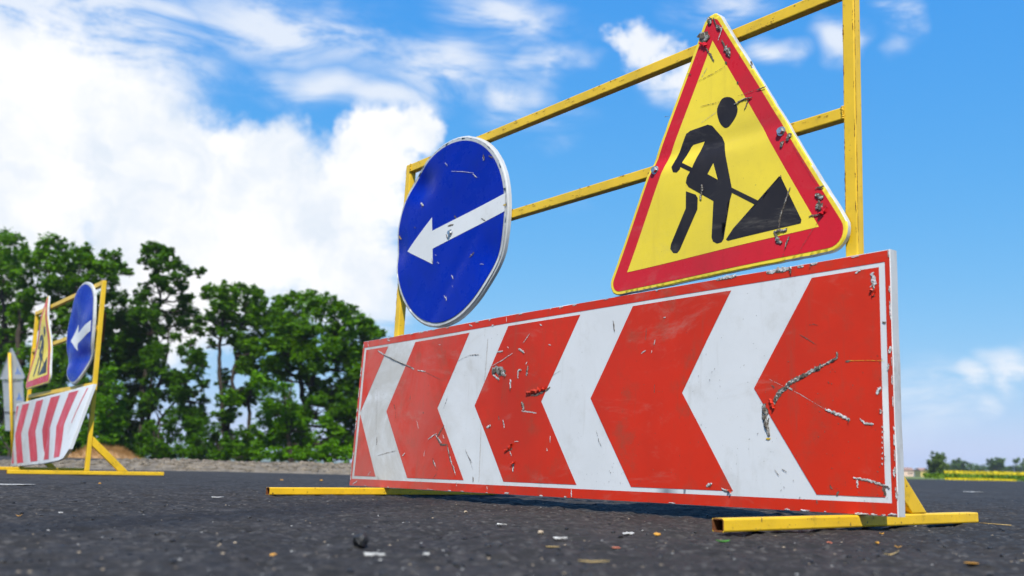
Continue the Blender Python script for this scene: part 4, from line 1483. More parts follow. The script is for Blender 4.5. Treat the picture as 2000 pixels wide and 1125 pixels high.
# ------------------------------------------------------------------ trees
def leaf_cloud(centers, radii, counts, size, rs, squash=0.85, hollow=0.35, droop=0.0):
    """many small leaf-sized diamonds through the volume of each clump"""
    C = np.repeat(np.asarray(centers, float), counts, 0)
    Rr = np.repeat(np.asarray(radii, float), counts)
    n = len(C)
    d = rs.normal(size=(n, 3))
    d /= np.linalg.norm(d, axis=1)[:, None]
    # lumpy outline: radius depends on direction
    lump = 0.75 + 0.5 * vnoise(d[:, 0] * 2.7 + C[:, 0] * 3.1, d[:, 2] * 2.7 + C[:, 2] * 2.3 + d[:, 1] * 1.9, 5) + 0.25 * rs.random(n)
    rr = (hollow + (1 - hollow) * rs.random(n) ** 0.6) * lump
    rr = np.where(rs.random(n) < 0.16, rr * rs.uniform(1.1, 1.7, n), rr)      # loose outer sprays
    P = C + d * (rr * Rr)[:, None] * np.array([1, 1, squash])
    a = rs.normal(size=(n, 3))
    a[:, 2] *= 0.45                                     # leaf blades lie rather flat
    a /= np.linalg.norm(a, axis=1)[:, None]
    up = rs.normal(size=(n, 3)) * 0.55 + np.array([0, -0.25, 1.0])
    b_ = np.cross(a, up)
    b_ /= np.linalg.norm(b_, axis=1)[:, None] + 1e-9
    s = size * (0.40 + 1.15 * rs.random(n) ** 1.4)
    l, w = a * s[:, None], b_ * (s * 0.42)[:, None]
    l[:, 2] -= droop * s
    V = np.stack([P - l * 0.5, P + w * 0.5 + l * 0.05, P + l * 0.5, P - w * 0.5 + l * 0.05], 1).reshape(-1, 3)
    return V, np.arange(n * 4).reshape(-1, 4)


def tree(name, label, Y, trunks, clumps, mat, size=0.17, dens=1.0, seed=1, group=None, cat='tree', depth=1.9, low_z=0.05, squash=0.85, limb=0.045):
    rs = np.random.default_rng(seed)
    k = Y / FPX
    base = at(trunks[0][-1][0], 900, Y)
    root = empty(name, (base.x, base.y, -0.06))
    V, F = [], []
    nodes = []
    for tr in trunks:
        off = rs.uniform(-0.5, 0.5) * depth
        pts = []
        for i, (px, py, r) in enumerate(tr):
            p = at(px, py, Y + off)
            pts.append(p)
            if py < 880:
                nodes.append((p, r * k))
        pts[-1].z = -0.15
        # densify with a slight wobble
        q, rad_ = [], []
        for i in range(len(pts) - 1):
            for j in range(4):
                f = j / 4
                p = pts[i].lerp(pts[i + 1], f)
                q.append(p + Vector((rs.normal(), rs.normal(), 0)) * 0.04)
                rad_.append((tr[i][2] * (1 - f) + tr[i + 1][2] * f) * k)
        q.append(pts[-1])
        rad_.append(tr[-1][2] * k)
        v, f = tube_geo(q, rad_, 7)
        o = len(V)
        V += v
        F += [tuple(x + o for x in g) for g in f]
        nodes += [(a, b_) for a, b_ in zip(q, rad_)]
    cs, rads, cnt = [], [], []
    for px, py, r in clumps:
        c_ = at(px, py, Y + rs.uniform(-1, 1) * depth)
        cs.append(tuple(c_))
        rads.append(r * k)
        cnt.append(int(dens * 230 * (r * k / size * 0.30) ** 2.0) + 60)
        # limb from the trunk up into the clump
        best = min(nodes, key=lambda n_: (n_[0] - c_).length + (3.0 if n_[0].z > c_.z - 0.1 else 0))
        p0 = best[0]
        mid = p0.lerp(c_, 0.5) + Vector((rs.normal() * 0.15, rs.normal() * 0.15, -0.1 * (c_ - p0).length))
        r0 = min(best[1] * 0.7, limb)
        v, f = tube_geo([p0, mid, c_], [r0, r0 * 0.7, r0 * 0.25], 5)
        o = len(V)
        V += v
        F += [tuple(x + o for x in g) for g in f]
        for t in range(3):                # twigs
            e = c_ + Vector((rs.normal(), rs.normal(), rs.normal() * 0.7 + 0.3)).normalized() * r * k * 0.85
            v, f = tube_geo([mid.lerp(c_, 0.6), c_.lerp(e, 0.5) + Vector((0, 0, 0.05)), e], [r0 * 0.4, r0 * 0.3, 0.006], 4)
            o = len(V)
            V += v
            F += [tuple(x + o for x in g) for g in f]
        # small satellite sprays break the outline
        for t in range(5):
            dd = Vector((rs.normal(), rs.normal() * 0.8, rs.normal())).normalized()
            cs.append(tuple(c_ + dd * r * k * rs.uniform(0.85, 1.25)))
            rads.append(r * k * rs.uniform(0.22, 0.42))
            cnt.append(int(dens * 170 * (rads[-1] / size * 0.36) ** 2.0) + 20)
    loc = np.array(root.location)
    tk = pyd('trunk', [tuple(np.array(p) - loc) for p in V], F, M['bark'], root, True)
    LV, LF = leaf_cloud(cs, rads, cnt, size, rs, squash, 0.25)
    LV[:, 2] = np.maximum(LV[:, 2], low_z * rs.random(len(LV)))
    cr = link('crown', np_mesh('crown', LV - loc, LF), mat, root)
    return tag(root, label, cat, group)


# further leaf masses that close the tree line down to the ground, with the gaps one sees through it
TOPX = (-20, 0, 40, 50, 100, 130, 165, 205, 235, 250, 258, 270, 290, 320, 345, 370, 395, 400, 420, 450, 470, 510, 525, 540, 570, 620, 660, 690, 720, 745, 770)
TOPY = (440, 447, 450, 475, 458, 480, 475, 480, 485, 520, 560, 510, 468, 480, 520, 560, 570, 570, 560, 560, 552, 562, 592, 580, 575, 575, 590, 610, 630, 660, 700)
GAPS = ((405, 602, 16, 48), (349, 680, 22, 38), (408, 765, 13, 75), (418, 696, 16, 34), (470, 830, 10, 26), (503, 812, 6, 24), (332, 803, 26, 20), (257, 540, 16, 36),
        (318, 590, 20, 16), (380, 740, 10, 26), (95, 625, 16, 22), (75, 530, 10, 20), (230, 565, 10, 14), (570, 760, 12, 18), (615, 850, 14, 18), (640, 740, 8, 10), (350, 860, 14, 10))
FILL = {k: [] for k in 'abcdefg'}
_r = np.random.default_rng(77)
_n = 0
while _n < 580:
    x_, y_ = _r.uniform(-20, 755), 440 + 452 * _r.random() ** 0.75
    rr_ = _r.uniform(9, 17) * (1.15 if y_ > 640 else 0.85)
    if y_ < np.interp(x_, TOPX, TOPY) + rr_ * 0.9 or any(((x_ - g[0]) / (g[2] + rr_ * 0.75)) ** 2 + ((y_ - g[1]) / (g[3] + rr_ * 0.75)) ** 2 < 1 for g in GAPS):
        continue
    key = 'a' if x_ < 42 else 'b' if x_ < (165 if y_ > 600 else 245) else 'c' if x_ < 262 else 'd' if x_ < 338 or (x_ < 395 and y_ < 640) else 'e' if x_ < 402 else 'f' if x_ < 522 else 'g'
    FILL[key].append((float(x_), float(y_), float(rr_)))
    _n += 1


R1 = lambda l: [(x / 2.083, 420 + y / 2.083, r / 2.083) for x, y, r in l]
R2 = lambda l: [(240 + x / 2.344, 440 + y / 2.344, r / 2.344) for x, y, r in l]
GR = 'trees along the left edge of the road'
tree('acacia_tree', 'tree cut off by the left edge of the picture, with a slanting bare limb', 44,
     [R1([(10, 110, 2), (5, 280, 5), (20, 400, 7), (25, 560, 9), (15, 990, 12)]), R1([(-30, 250, 3), (20, 380, 6), (24, 520, 8)])],
     R1([(40, 100, 46), (10, 95, 40), (30, 175, 55), (75, 165, 30), (-20, 220, 70), (60, 250, 45), (30, 330, 50), (-30, 400, 80), (70, 420, 40), (20, 500, 50), (60, 640, 40), (-20, 600, 80), (20, 700, 60), (-10, 820, 70)]) + FILL['a'],
     M['leaf_a'], 0.20, 2.3, 3, GR)
tree('acacia_tree', 'tall spreading tree standing directly behind the far roadwork stand', 41,
     [R1([(215, 140, 2), (200, 260, 5), (95, 330, 8), (80, 480, 11), (70, 990, 14)]), R1([(330, 200, 2), (290, 330, 5), (200, 480, 8), (150, 700, 11), (120, 990, 13)])],
     R1([(205, 105, 42), (175, 150, 38), (245, 130, 30), (120, 190, 42), (170, 215, 55), (240, 200, 50), (305, 150, 34), (345, 150, 34), (300, 215, 45), (100, 250, 40), (200, 290, 60), (290, 290, 48), (370, 200, 34), (425, 165, 26), (470, 160, 26), (410, 215, 40), (480, 215, 38), (515, 235, 22), (380, 270, 45), (450, 270, 36), (120, 330, 44), (240, 370, 50), (330, 350, 42), (150, 440, 36), (250, 460, 46), (110, 560, 36), (200, 560, 50)]) + FILL['b'],
     M['leaf_a'], 0.20, 2.3, 4, GR)
tree('acacia_tree', 'dark dense tree just right of the far stand, below a gap of sky', 43,
     [R1([(470, 300, 3), (450, 430, 6), (430, 560, 9), (410, 990, 13)])],
     R1([(430, 330, 44), (490, 330, 46), (520, 390, 36), (440, 410, 55), (500, 440, 50), (545, 460, 32), (400, 500, 55), (470, 520, 58), (530, 560, 48), (420, 600, 55), (500, 640, 58), (390, 690, 50), (460, 720, 58), (540, 700, 44), (420, 790, 55), (500, 820, 60), (390, 860, 50), (450, 900, 55), (530, 900, 50)]) + FILL['c'],
     M['leaf_b'], 0.20, 2.3, 5, GR)
tree('acacia_tree', 'tallest thin tree with an airy crooked crown in the middle of the row', 42,
     [R2([(150, 110, 1.5), (150, 230, 4), (165, 340, 5), (140, 430, 7), (110, 560, 9), (100, 650, 10), (70, 1070, 13)]),
      R2([(300, 200, 1.5), (230, 290, 3), (170, 370, 5), (150, 430, 6)]), R2([(210, 480, 3), (200, 620, 6), (160, 740, 8), (110, 900, 9), (80, 1070, 12)]), R2([(285, 740, 4), (220, 830, 6), (165, 890, 7), (130, 1070, 9)])],
     R2([(130, 90, 30), (110, 120, 26), (165, 100, 24), (185, 135, 34), (220, 120, 20), (110, 165, 30), (150, 190, 30), (210, 185, 30), (245, 170, 24), (275, 190, 24), (300, 215, 24), (345, 215, 22), (370, 205, 16), (150, 240, 30), (240, 235, 30), (270, 270, 22), (110, 290, 34), (190, 290, 24), (80, 330, 34), (150, 350, 30), (270, 335, 22), (60, 400, 44), (130, 410, 46), (200, 410, 36), (250, 395, 30), (320, 400, 40), (360, 430, 32), (280, 450, 36), (40, 480, 50), (110, 490, 46), (180, 480, 36), (340, 480, 34), (240, 510, 28), (60, 570, 48), (130, 570, 36), (80, 660, 46), (30, 640, 46)]) + FILL['d'],
     M['leaf_b'], 0.20, 2.3, 6, GR)
tree('acacia_tree', 'small slender tree with drooping tufts below the tallest one', 40,
     [R2([(310, 540, 2), (300, 660, 4), (295, 720, 5), (320, 900, 6), (340, 1070, 8)])],
     R2([(310, 545, 28), (270, 570, 26), (345, 590, 30), (300, 620, 32), (370, 640, 22), (340, 680, 38), (285, 690, 24), (365, 730, 30), (320, 770, 34), (270, 800, 26), (370, 800, 26), (240, 850, 34), (300, 860, 40), (370, 880, 40)]) + FILL['e'],
     M['leaf_b'], 0.20, 2.3, 7, GR)
tree('acacia_tree', 'round topped tree on two thin bare trunks', 41,
     [R2([(480, 330, 3), (440, 520, 8), (437, 640, 9), (455, 800, 10), (470, 1070, 13)]), R2([(560, 400, 3), (520, 570, 7), (510, 680, 8), (490, 830, 8), (475, 960, 9)]),
      R2([(590, 560, 4), (580, 740, 8), (577, 900, 9), (575, 1070, 10)])],
     R2([(390, 290, 24), (375, 325, 24), (410, 320, 30), (460, 295, 34), (520, 285, 36), (570, 300, 34), (610, 305, 28), (430, 365, 42), (500, 345, 50), (570, 355, 46), (620, 380, 40), (660, 400, 24), (400, 410, 24), (450, 430, 44), (520, 430, 52), (590, 430, 48), (640, 450, 38), (410, 480, 28), (470, 490, 36), (540, 510, 44), (610, 510, 42), (660, 490, 26), (410, 540, 22), (560, 580, 38), (620, 580, 36), (680, 560, 34), (590, 650, 32), (650, 640, 36), (540, 640, 22)]) + FILL['f'],
     M['leaf_a'], 0.20, 2.3, 8, GR)
tree('acacia_tree', 'broad full green tree at the right end of the row', 40,
     [R2([(820, 420, 4), (800, 600, 10), (810, 720, 12), (830, 850, 13), (840, 1070, 16)]), R2([(960, 500, 4), (880, 650, 8), (830, 800, 10)])],
     R2([(720, 350, 30), (700, 385, 28), (760, 335, 34), (815, 330, 34), (860, 320, 34), (910, 340, 36), (960, 350, 34), (1005, 375, 34), (1050, 385, 22), (740, 410, 46), (810, 395, 52), (890, 400, 56), (970, 410, 50), (1040, 430, 46), (1090, 425, 30), (1130, 440, 22), (715, 470, 40), (780, 470, 52), (860, 480, 60), (950, 490, 60), (1030, 500, 54), (1100, 490, 44), (1150, 490, 30), (1190, 500, 18), (710, 540, 40), (770, 550, 44), (850, 560, 48), (940, 570, 56), (1030, 580, 56), (1110, 570, 50), (730, 620, 40), (800, 610, 36), (900, 640, 44), (990, 650, 56), (1080, 660, 56), (740, 690, 42), (930, 730, 40), (1020, 740, 56), (1100, 750, 56), (960, 790, 40), (1060, 830, 60), (1120, 830, 60), (1000, 870, 44), (1090, 910, 60), (1140, 930, 60), (1030, 960, 44)]) + FILL['g'],
     M['leaf_a'], 0.20, 2.3, 9, GR)
GB = 'bushes under the left trees'


def bush(label, Y, clumps, mat, seed, size=0.15, dens=1.0):
    xs_ = sum(c_[0] for c_ in clumps) / len(clumps)
    top = min(c_[1] for c_ in clumps)
    return tree('bush', label, Y, [[(xs_, top, 1.0), (xs_, (top + 900) / 2, 2.0), (xs_ + 2, 899, 3)], [(xs_ - 12, top + 20, 1.0), (xs_ - 5, 870, 2.0), (xs_ + 2, 899, 3)]],
                clumps, mat, size, dens, seed, GB, 'bush', depth=1.2, limb=0.03)


bush('bright green bush at the left edge under the slanting limb', 36, R1([(20, 880, 40), (60, 900, 34), (30, 940, 46), (-20, 930, 50), (90, 940, 24), (50, 960, 30)]), M['leaf_c'], 41, 0.15, 1.3)
bush('dark undergrowth right behind the crumpled chevron board', 37, R1([(130, 740, 40), (180, 800, 50), (240, 720, 44), (250, 840, 56), (150, 900, 50), (300, 780, 50), (320, 880, 50), (230, 940, 46), (340, 690, 40), (110, 820, 40)]), M['leaf_b'], 42, 0.16, 1.9)
bush('leafy green bush between the second stand and the dark tree', 36, R1([(440, 640, 40), (470, 700, 44), (430, 760, 46), (480, 800, 40), (420, 840, 46), (390, 780, 40), (460, 880, 50), (400, 920, 46), (360, 900, 34)]), M['leaf_c'], 43, 0.16, 1.4)
bush('undergrowth at the foot of the tallest tree', 38, R2([(60, 1045, 34), (20, 1020, 40), (300, 1045, 30), (150, 1010, 44), (220, 960, 46), (190, 1040, 40), (260, 1020, 44), (130, 940, 36), (220, 890, 36), (100, 1040, 34)]), M['leaf_b'], 44, 0.15, 1.8)
bush('undergrowth around the two thin bare trunks', 38, R2([(340, 1045, 34), (420, 1045, 30), (480, 1048, 28), (590, 1045, 30), (330, 980, 44), (390, 940, 40), (380, 1030, 44), (440, 1040, 36), (510, 1030, 40), (470, 990, 30), (560, 1010, 40), (540, 950, 30)]), M['leaf_b'], 45, 0.15, 1.7)
bush('mid green thicket under the broad tree', 37, R2([(640, 760, 44), (700, 740, 46), (750, 770, 44), (680, 830, 50), (760, 850, 50), (640, 900, 40), (720, 920, 54), (810, 910, 46), (680, 1000, 50), (770, 1010, 54), (860, 980, 46), (920, 900, 36), (610, 1020, 36), (930, 1030, 46), (1010, 1040, 46), (840, 1050, 40), (620, 700, 36), (640, 1045, 36), (700, 1045, 40), (740, 1048, 36), (800, 1045, 36), (880, 1045, 36), (840, 900, 36), (880, 800, 34)]), M['leaf_c'], 46, 0.16, 1.7)
bush('dark thicket beside the left end of the chevron board', 39, R2([(1120, 1000, 56), (1050, 1030, 50), (1150, 1050, 50), (1010, 1000, 40), (980, 950, 34)]), M['leaf_b'], 47, 0.16, 1.9)

# pale pole far behind the trees
pb, ptop = at(598, 897, 70), at(596, 775, 70)
V, F = tube_geo([(0, 0, -0.1), (0, 0, ptop.z * 0.5), (ptop.x - pb.x, 0, ptop.z)], [0.14, 0.12, 0.10], 9)
po = pyd('pole', V, F, M['pole'], None, True)
po.location = (pb.x, pb.y, 0)
tag(po, 'thin pale pole seen between the trunks behind the trees', 'pole')

# heap of dry brown soil and straw before the trees
rs = np.random.default_rng(5)
hb = at(205, 893, 27)
heap = empty('soil_heap', (hb.x, hb.y, 0.0))
tag(heap, 'low heap of brown dry soil and straw at the foot of the trees', 'heap')
hx, hy = np.meshgrid(np.linspace(-1.35, 1.35, 90), np.linspace(-0.9, 0.9, 60))


def heap_z(X, Y):
    r = np.sqrt((X / 1.35) ** 2 + (Y / 0.9) ** 2)
    f = np.clip(1 - r, 0, 1)
    f = f * f * (3 - 2 * f)
    return (0.52 + 0.5 * vnoise(X * 2.2 + 9, Y * 2.2, 3) + 0.16 * vnoise(X * 7, Y * 7, 4)) * f * (1.0 - 0.25 * np.clip(X, 0, 1)) + 0.03 * vnoise(X * 18, Y * 18, 6) * np.clip(f * 4, 0, 1)


hv = np.stack([hx.ravel(), hy.ravel(), heap_z(hx, hy).ravel()], 1)
nx_, ny_ = 90, 60
ii = (np.arange(nx_ - 1)[None] + (np.arange(ny_ - 1) * nx_)[:, None]).ravel()
link('mound', np_mesh('mound', hv, np.stack([ii, ii + 1, ii + nx_ + 1, ii + nx_], 1), True), M['soil'], heap)
n = 5200
bx, by = rs.normal(0, 0.5, n), rs.normal(0, 0.32, n)
bz = heap_z(bx, by)
P = np.stack([bx, by, bz], 1)
dv = rs.normal(size=(n, 3)) * np.array([1, 1, 0.6]) + np.array([0, 0, 0.35])
dv /= np.linalg.norm(dv, axis=1)[:, None]
sd_ = np.cross(dv, rs.normal(size=(n, 3)))
sd_ /= np.linalg.norm(sd_, axis=1)[:, None]
ln = rs.uniform(0.05, 0.16, n)[:, None]
LV = np.stack([P - sd_ * 0.008, P + sd_ * 0.008, P + dv * ln], 1).reshape(-1, 3)
tag(link('straw', np_mesh('straw', LV, np.arange(n * 3).reshape(-1, 3)), M['dry_grass'], heap), kind='stuff')


# ------------------------------------------------------------------ far right: fields, trees, houses
def crop(name, label, quads, height, n, size, mat, seed):
    """standing plants over quad plots given as four ground corners"""
    r = np.random.default_rng(seed)
    q = [np.array(p, float) for p in quads]
    s, t = r.random(n), r.random(n)
    P = (q[0] * (1 - s)[:, None] + q[1] * s[:, None]) * (1 - t)[:, None] + (q[3] * (1 - s)[:, None] + q[2] * s[:, None]) * t[:, None]
    Z = height * (0.35 + 0.75 * r.random(n) ** 0.4 + 0.25 * vnoise(P[:, 0] * 0.3, P[:, 1] * 0.3, seed))
    a = r.normal(size=(n, 3))
    a /= np.linalg.norm(a, axis=1)[:, None]
    b_ = np.cross(a, r.normal(size=(n, 3)))
    b_ /= np.linalg.norm(b_, axis=1)[:, None]
    C3 = np.stack([P[:, 0], P[:, 1], Z - 0.05], 1)
    V = np.stack([C3 - a * size, C3 + b_ * size * 0.7, C3 + a * size, C3 - b_ * size * 0.7], 1).reshape(-1, 3)
    V[:, 2] = np.maximum(V[:, 2], -0.08)
    return tag(link(name, np_mesh(name, V, np.arange(4 * n).reshape(-1, 4)), mat), label, None, None, 'stuff')


def px_x(px, Y):
    return at(px, 930, Y).x


crop('verge_grass', 'green grass strip before the yellow field', [(px_x(1800, 33), 33), (px_x(2250, 33), 33), (px_x(2250, 80), 80), (px_x(1858, 80), 80)], 0.20, 30000, 0.07, M['verge'], 61)
crop('verge_flowers', 'thin strip of yellow flowers along the road edge', [(px_x(1846, 29), 29), (px_x(1985, 28), 28), (px_x(1960, 31), 31), (px_x(1846, 40), 40)], 0.09, 7000, 0.028, M['flower'], 62)
crop('yellow_field', 'bright yellow blooming field in the distance', [(px_x(1846, 92), 92), (px_x(2400, 92), 92), (px_x(2400, 150), 150), (px_x(1848, 150), 150)], 0.60, 42000, 0.12, M['flower'], 63)
GF = 'far trees on the right'


def far_tree(name, label, Y, clumps, mat, seed, size, dens=1.0):
    xs_ = sum(c_[0] for c_ in clumps) / len(clumps)
    top = min(c_[1] for c_ in clumps)
    return tree(name, label, Y, [[(xs_, top + 6, 0.6), (xs_, 918, 1.2), (xs_, 932, 1.8)]], clumps, mat, size, dens, seed, GF, 'tree', depth=Y * 0.008, limb=0.12)


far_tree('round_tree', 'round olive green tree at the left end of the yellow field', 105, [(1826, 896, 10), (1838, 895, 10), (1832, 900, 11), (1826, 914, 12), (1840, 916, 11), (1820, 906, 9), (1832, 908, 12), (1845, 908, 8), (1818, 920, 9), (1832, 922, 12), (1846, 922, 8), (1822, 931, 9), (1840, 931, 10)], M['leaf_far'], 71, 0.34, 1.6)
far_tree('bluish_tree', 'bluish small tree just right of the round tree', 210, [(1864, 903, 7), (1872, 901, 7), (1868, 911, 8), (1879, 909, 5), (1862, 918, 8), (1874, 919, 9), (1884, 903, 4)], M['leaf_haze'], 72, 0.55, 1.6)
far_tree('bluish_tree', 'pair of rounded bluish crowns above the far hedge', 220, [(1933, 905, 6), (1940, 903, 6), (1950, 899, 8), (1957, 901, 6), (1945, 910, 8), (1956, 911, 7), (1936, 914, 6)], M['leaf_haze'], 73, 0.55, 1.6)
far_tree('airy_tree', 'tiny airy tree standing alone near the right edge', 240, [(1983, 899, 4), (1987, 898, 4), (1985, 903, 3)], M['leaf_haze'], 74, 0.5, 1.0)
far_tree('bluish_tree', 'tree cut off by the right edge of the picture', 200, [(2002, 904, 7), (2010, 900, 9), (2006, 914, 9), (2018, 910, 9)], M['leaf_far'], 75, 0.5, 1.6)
rs = np.random.default_rng(8)
cs, rd, ct = [], [], []
for px in np.arange(1852, 2300, 5.0):
    Y = 235 + rs.uniform(-8, 8)
    hh = 912 + rs.uniform(-3, 4)
    for py in (hh, hh + 8, hh + 15):
        cs.append(tuple(at(px + rs.uniform(-3, 3), py, Y)))
        rd.append(rs.uniform(5, 7.5) * Y / FPX)
        ct.append(90)
LV, LF = leaf_cloud(cs, rd, ct, 0.6, rs, 0.9)
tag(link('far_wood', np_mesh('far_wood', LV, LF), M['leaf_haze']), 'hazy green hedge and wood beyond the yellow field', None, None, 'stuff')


def house(name, label, px0, px1, py, Y, wall_m, roof_m, dep, wins, gable=True, door=None):
    a, b_ = at(px0, 932, Y), at(px1, 932, Y)
    w = b_.x - a.x
    h = at(px0, py, Y).z
    root = empty(name, ((a.x + b_.x) / 2, Y, -0.1))
    box_between('wall', [(x, y, z) for z in (0, h * 0.72) for x, y in ((-w / 2, 0), (w / 2, 0), (w / 2, dep), (-w / 2, dep))], M[wall_m], root, 0.02)
    e = 0.3
    z0, z1 = h * 0.72 + 0.01, h + 0.1
    if gable:
        V = [(-w / 2 - e, -e, z0), (w / 2 + e, -e, z0), (w / 2 + e, dep + e, z0), (-w / 2 - e, dep + e, z0), (-w / 2 - e, dep / 2, z1), (w / 2 + e, dep / 2, z1)]
        pyd('roof', V, [(0, 1, 5, 4), (2, 3, 4, 5), (0, 4, 3), (1, 2, 5), (3, 2, 1, 0)], M[roof_m], root)
    else:
        box_between('roof', [(x, y, z) for z in (z0, z0 + 0.25) for x, y in ((-w / 2 - e, -e), (w / 2 + e, -e), (w / 2 + e, dep + e), (-w / 2 - e, dep + e))], M[roof_m], root, 0.02)
    for f0, f1, g0, g1 in wins:
        box_between('window', [(x, y, z) for z in (h * g0, h * g1) for x, y in ((-w / 2 + w * f0, -0.05), (-w / 2 + w * f1, -0.05), (-w / 2 + w * f1, 0.04), (-w / 2 + w * f0, 0.04))], M['window_dark'], root, 0.005)
    if door:
        f0, f1, mm = door
        box_between('door', [(x, y, z) for z in (0.02, h * 0.5) for x, y in ((-w / 2 + w * f0, -0.06), (-w / 2 + w * f1, -0.06), (-w / 2 + w * f1, 0.04), (-w / 2 + w * f0, 0.04))], M[mm], root, 0.005)
    return tag(root, label, 'house', 'tiny far houses on the horizon')


house('far_house', 'tiny pinkish house on the horizon, half hidden by the chevron board', 1764, 1785, 913, 300, 'wall_pink', 'roof', 4.5, [(0.5, 0.62, 0.25, 0.5), (0.74, 0.86, 0.25, 0.5)])
house('far_house', 'tiny white house with a green gate on the horizon', 1787, 1798, 916, 310, 'wall_white', 'roof', 4.5, [(0.62, 0.84, 0.28, 0.52)], False, (0.05, 0.5, 'teal'))
house('far_house', 'tiny yellow house beside the round tree on the horizon', 1799, 1813, 914, 305, 'wall_yellow', 'roof', 4.5, [(0.2, 0.38, 0.25, 0.5), (0.6, 0.78, 0.25, 0.5)])

# low wooded hills on the horizon
hx = np.linspace(-3500, 3500, 240)
hy = np.linspace(1500, 2600, 14)


def hill_z(X, Y):
    f = np.sin(np.clip((Y - 1500) / 1100, 0, 1) * math.pi)
    return -1 + f * (7 + 10 * vnoise(X * 0.004, Y * 0.0, 5) + 12 * np.exp(-((X - 800) / 90) ** 2) + 6 * vnoise(X * 0.02, Y * 0.02, 9))


tag(grid_obj('hills', hx, hy, hill_z, M['hill']), kind='structure')


# ------------------------------------------------------------------ single bits lying on the asphalt
def drop(obj, px, py, rz=0.0, lift=0.0):
    g = on_ground(px, py)
    obj.location = (g.x, g.y, float(road_z(np.array([g.x]), np.array([g.y]))[0]) + lift)
    obj.rotation_euler = (0, 0, rz)
    return g


def stone(name, label, cat, px, py, wpx, mat, seed, flat=1.0, rz=0.3, group=None, long=1.0, sub=2):
    g = on_ground(px, py)
    r = wpx * g.y / FPX / 2
    V, F = rock_verts(r, seed, sub)
    V = V * np.array([1.0, 1.0 / long, flat])
    o = link(name, np_mesh(name, V, F, False), M[mat])
    drop(o, px, py, rz, -V[:, 2].min() * 0.8)
    return tag(o, label, cat, group)


def leaf_bit(name, label, cat, px, py, wpx, mat, rz=0.0, curl=0.25, narrow=0.45, group=None):
    g = on_ground(px, py)
    L_ = wpx * g.y / FPX
    V, F = [], []
    n = 9
    for i in range(n):
        f = i / (n - 1)
        hw = L_ * narrow * 0.5 * math.sin(math.pi * min(max(f, 0.03), 0.97)) ** 0.7
        x = (f - 0.5) * L_
        z = curl * L_ * (4 * (f - 0.5) ** 2)
        for s in (-1, 0, 1):
            V.append((x, s * hw, z + abs(s) * hw * 0.35 + 0.0006))
        if i:
            a = 3 * (i - 1)
            F += [(a, a + 1, a + 4, a + 3), (a + 1, a + 2, a + 5, a + 4)]
    o = pyd(name, V, F, M[mat], None, True)
    md = o.modifiers.new('thickness', 'SOLIDIFY')
    md.thickness = 0.0005
    drop(o, px, py, rz, 0.001)
    return tag(o, label, cat, group)


stone('asphalt_lump', 'black shiny lump of asphalt in the left foreground', 'stone', 703, 1063, 30, 'stone_dark', 901, 1.5)
stone('asphalt_lump', 'small black lump in front of the far stand', 'stone', 162, 943, 9, 'stone_dark', 902, 0.9)
stone('asphalt_lump', 'tiny black lump right of a pale pebble before the board', 'stone', 914, 1006, 8, 'stone_dark', 903, 0.8)
stone('pebble', 'pale pebble touching a tiny black lump before the board', 'pebble', 909, 1002, 7, 'stone_tan', 904, 0.9)
stone('pebble', 'brownish pebble alone below the middle of the board', 'pebble', 1056, 1040, 10, 'stone_tan', 905, 0.9)
stone('kernel', 'round orange kernel left of the open tube end', 'kernel', 1283, 1046, 14, 'ochre', 906, 0.55)
leaf_bit('green_leaf', 'fresh green leaf below the open tube end', 'leaf', 1412, 1058, 28, 'green_leaf', 0.2, 0.15, 0.6)
leaf_bit('dry_leaf', 'tan dry chip in the foreground below the middle of the board', 'leaf', 1080, 1064, 28, 'straw', 0.15, 0.05, 0.4)
leaf_bit('dry_leaf', 'orange dry leaf at the lower right corner', 'leaf', 1897, 1099, 26, 'ochre', -0.4, 0.08, 0.7)
leaf_bit('dry_leaf', 'small orange leaf curl below the yellow foot, left one', 'leaf', 1713, 1061, 14, 'ochre', 0.9, 0.3, 0.6)
leaf_bit('dry_leaf', 'small orange leaf at the end of a curved stalk', 'leaf', 1754, 1068, 13, 'ochre', -0.5, 0.3, 0.6)
leaf_bit('dry_leaf', 'tiny ochre leaf close under the yellow foot', 'leaf', 1722, 1041, 10, 'ochre', 0.3, 0.3, 0.6)
stone('reddish_chip', 'reddish chip below the yellow foot', 'chip', 1620, 1056, 12, 'coral', 911, 0.5)
stone('reddish_chip', 'flat brownish red flake right of the tan dry chip', 'chip', 1203, 1067, 17, 'coral', 912, 0.25)
stone('kernel', 'peach coloured chip in the left foreground', 'chip', 535, 1073, 13, 'ochre', 913, 0.6)
stone('kernel', 'orange crumb on the asphalt left of the long yellow foot', 'crumb', 245, 975, 6, 'ochre', 914, 0.7)
stone('kernel', 'orange crumb right behind the small black lump', 'crumb', 195, 943, 5, 'ochre', 915, 0.7)
stone('kernel', 'orange crumb above the left part of the long yellow foot', 'crumb', 550, 937, 5, 'ochre', 916, 0.7)
stone('kernel', 'orange crumb just left of the chevron board', 'crumb', 628, 938, 6, 'ochre', 917, 0.6)
leaf_bit('dry_leaf', 'rusty little leaf at the far left of the asphalt', 'leaf', 37, 1007, 10, 'ochre', 0.4, 0.3, 0.5)


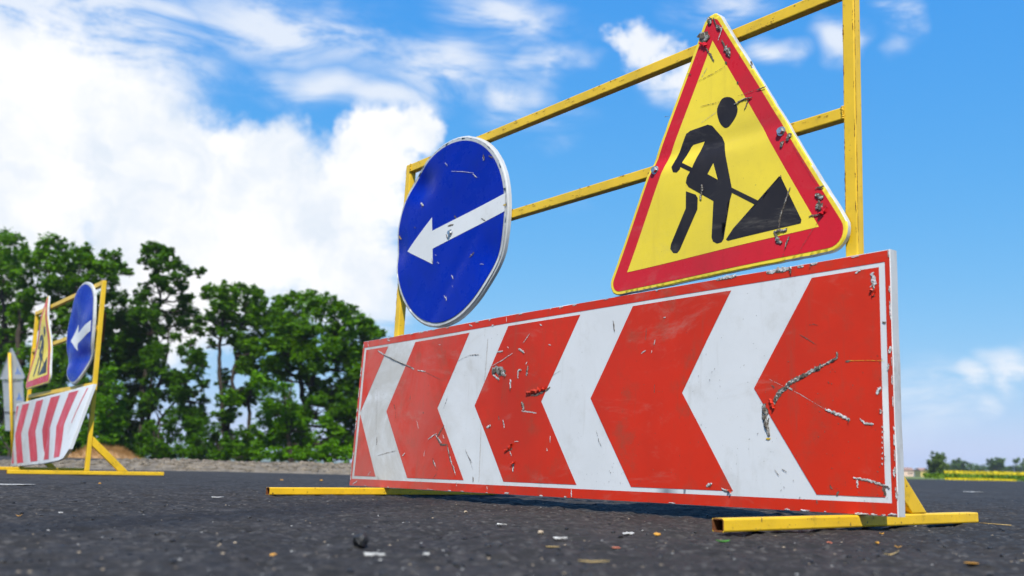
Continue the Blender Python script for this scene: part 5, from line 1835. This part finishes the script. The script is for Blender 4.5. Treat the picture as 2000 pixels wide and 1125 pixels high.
def scrap(label, px, py, wpx, mat, seed, aspect=0.25, rz=0.0, name='white_scrap', cat='scrap'):
    """ragged flat fleck"""
    rr = random.Random(seed)
    g = on_ground(px, py)
    L_ = wpx * g.y / FPX
    n = 14
    V = [(0, 0, 0.0022)]
    for i in range(n):
        a = 2 * math.pi * i / n
        k = rr.uniform(0.6, 1.1)
        V.append((math.cos(a) * L_ / 2 * k, math.sin(a) * L_ / 2 * aspect * 3 * k, rr.uniform(0.0006, 0.003)))
    F = [(0, 1 + i, 1 + (i + 1) % n) for i in range(n)]
    o = pyd(name, V, F, M[mat], None)
    md = o.modifiers.new('thickness', 'SOLIDIFY')
    md.thickness = 0.0012
    drop(o, px, py, rz, 0.002)
    return tag(o, label, cat)


scrap('long white scrap in the left foreground beside the black lump', 732, 1084, 52, 'stone_white', 31, 0.22)
scrap('white fleck right of the long white scrap in the foreground', 833, 1088, 15, 'stone_white', 32, 0.3)
scrap('white strip lying on the road right of the board', 1898, 960, 33, 'stone_white', 33, 0.5)
scrap('white forked scrap left of the open end of the far foot', 424, 970, 22, 'stone_white', 34, 0.6)
scrap('pale cluster of chips left of the orange kernel', 1228, 1038, 24, 'stone_white', 35, 0.4)
scrap('faint white smear on the road at the far left', 30, 945, 66, 'stone_white', 36, 0.3)
scrap('pale smear in the foreground below the orange kernel', 1095, 1052, 30, 'stone_white', 37, 0.25)
scrap('white flecks on the road under the middle of the board', 980, 1024, 22, 'stone_white', 38, 0.2)
scrap('white fleck on the road at the left in front of the far stand', 119, 1001, 9, 'stone_white', 39, 0.4)


def stalk(label, pts, mat='straw', r=0.0008):
    g = [on_ground(*p) for p in pts]
    o_ = g[len(g) // 2]
    P_ = [Vector((p.x - o_.x, p.y - o_.y, 0.003)) for p in g]
    V, F = tube_geo(P_, [r] * len(P_), 5)
    o = pyd('straw_stalk', V, F, M[mat], None, True)
    o.location = (o_.x, o_.y, float(road_z(np.array([o_.x]), np.array([o_.y]))[0]))
    return tag(o, label, 'straw')


stalk('short curved straw stalk in the right foreground', [(1726, 1079), (1738, 1080.5), (1748, 1078), (1756, 1073)])
stalk('pale straw in the foreground below the green leaf', [(1130, 1098), (1155, 1100), (1190, 1099)])
stalk('thin straw lying right of the end of the yellow foot', [(1912, 1021), (1935, 1023), (1975, 1026)], r=0.0009)

# ------------------------------------------------------------------ summer haze: still, even air over the whole plain
V = [(x, y, z) for z in (-2.0, 19.5) for x, y in ((-4200, -4200), (4200, -4200), (4200, 5400), (-4200, 5400))]
hz = pyd('haze', V, [(3, 2, 1, 0), (4, 5, 6, 7), (0, 1, 5, 4), (1, 2, 6, 5), (2, 3, 7, 6), (3, 0, 4, 7)], None)
hm = bpy.data.materials.new('haze_air')
hm.use_nodes = True
hm.node_tree.nodes.clear()
pv = hm.node_tree.nodes.new('ShaderNodeVolumePrincipled')
pv.inputs['Color'].default_value = (0.80, 0.88, 1.0, 1)
pv.inputs['Density'].default_value = 0.00028
pv.inputs['Anisotropy'].default_value = 0.0
hm.node_tree.links.new(pv.outputs[0], hm.node_tree.nodes.new('ShaderNodeOutputMaterial').inputs['Volume'])
hz.data.materials.append(hm)
tag(hz, 'thin pale summer haze over the plain', None, None, 'stuff')
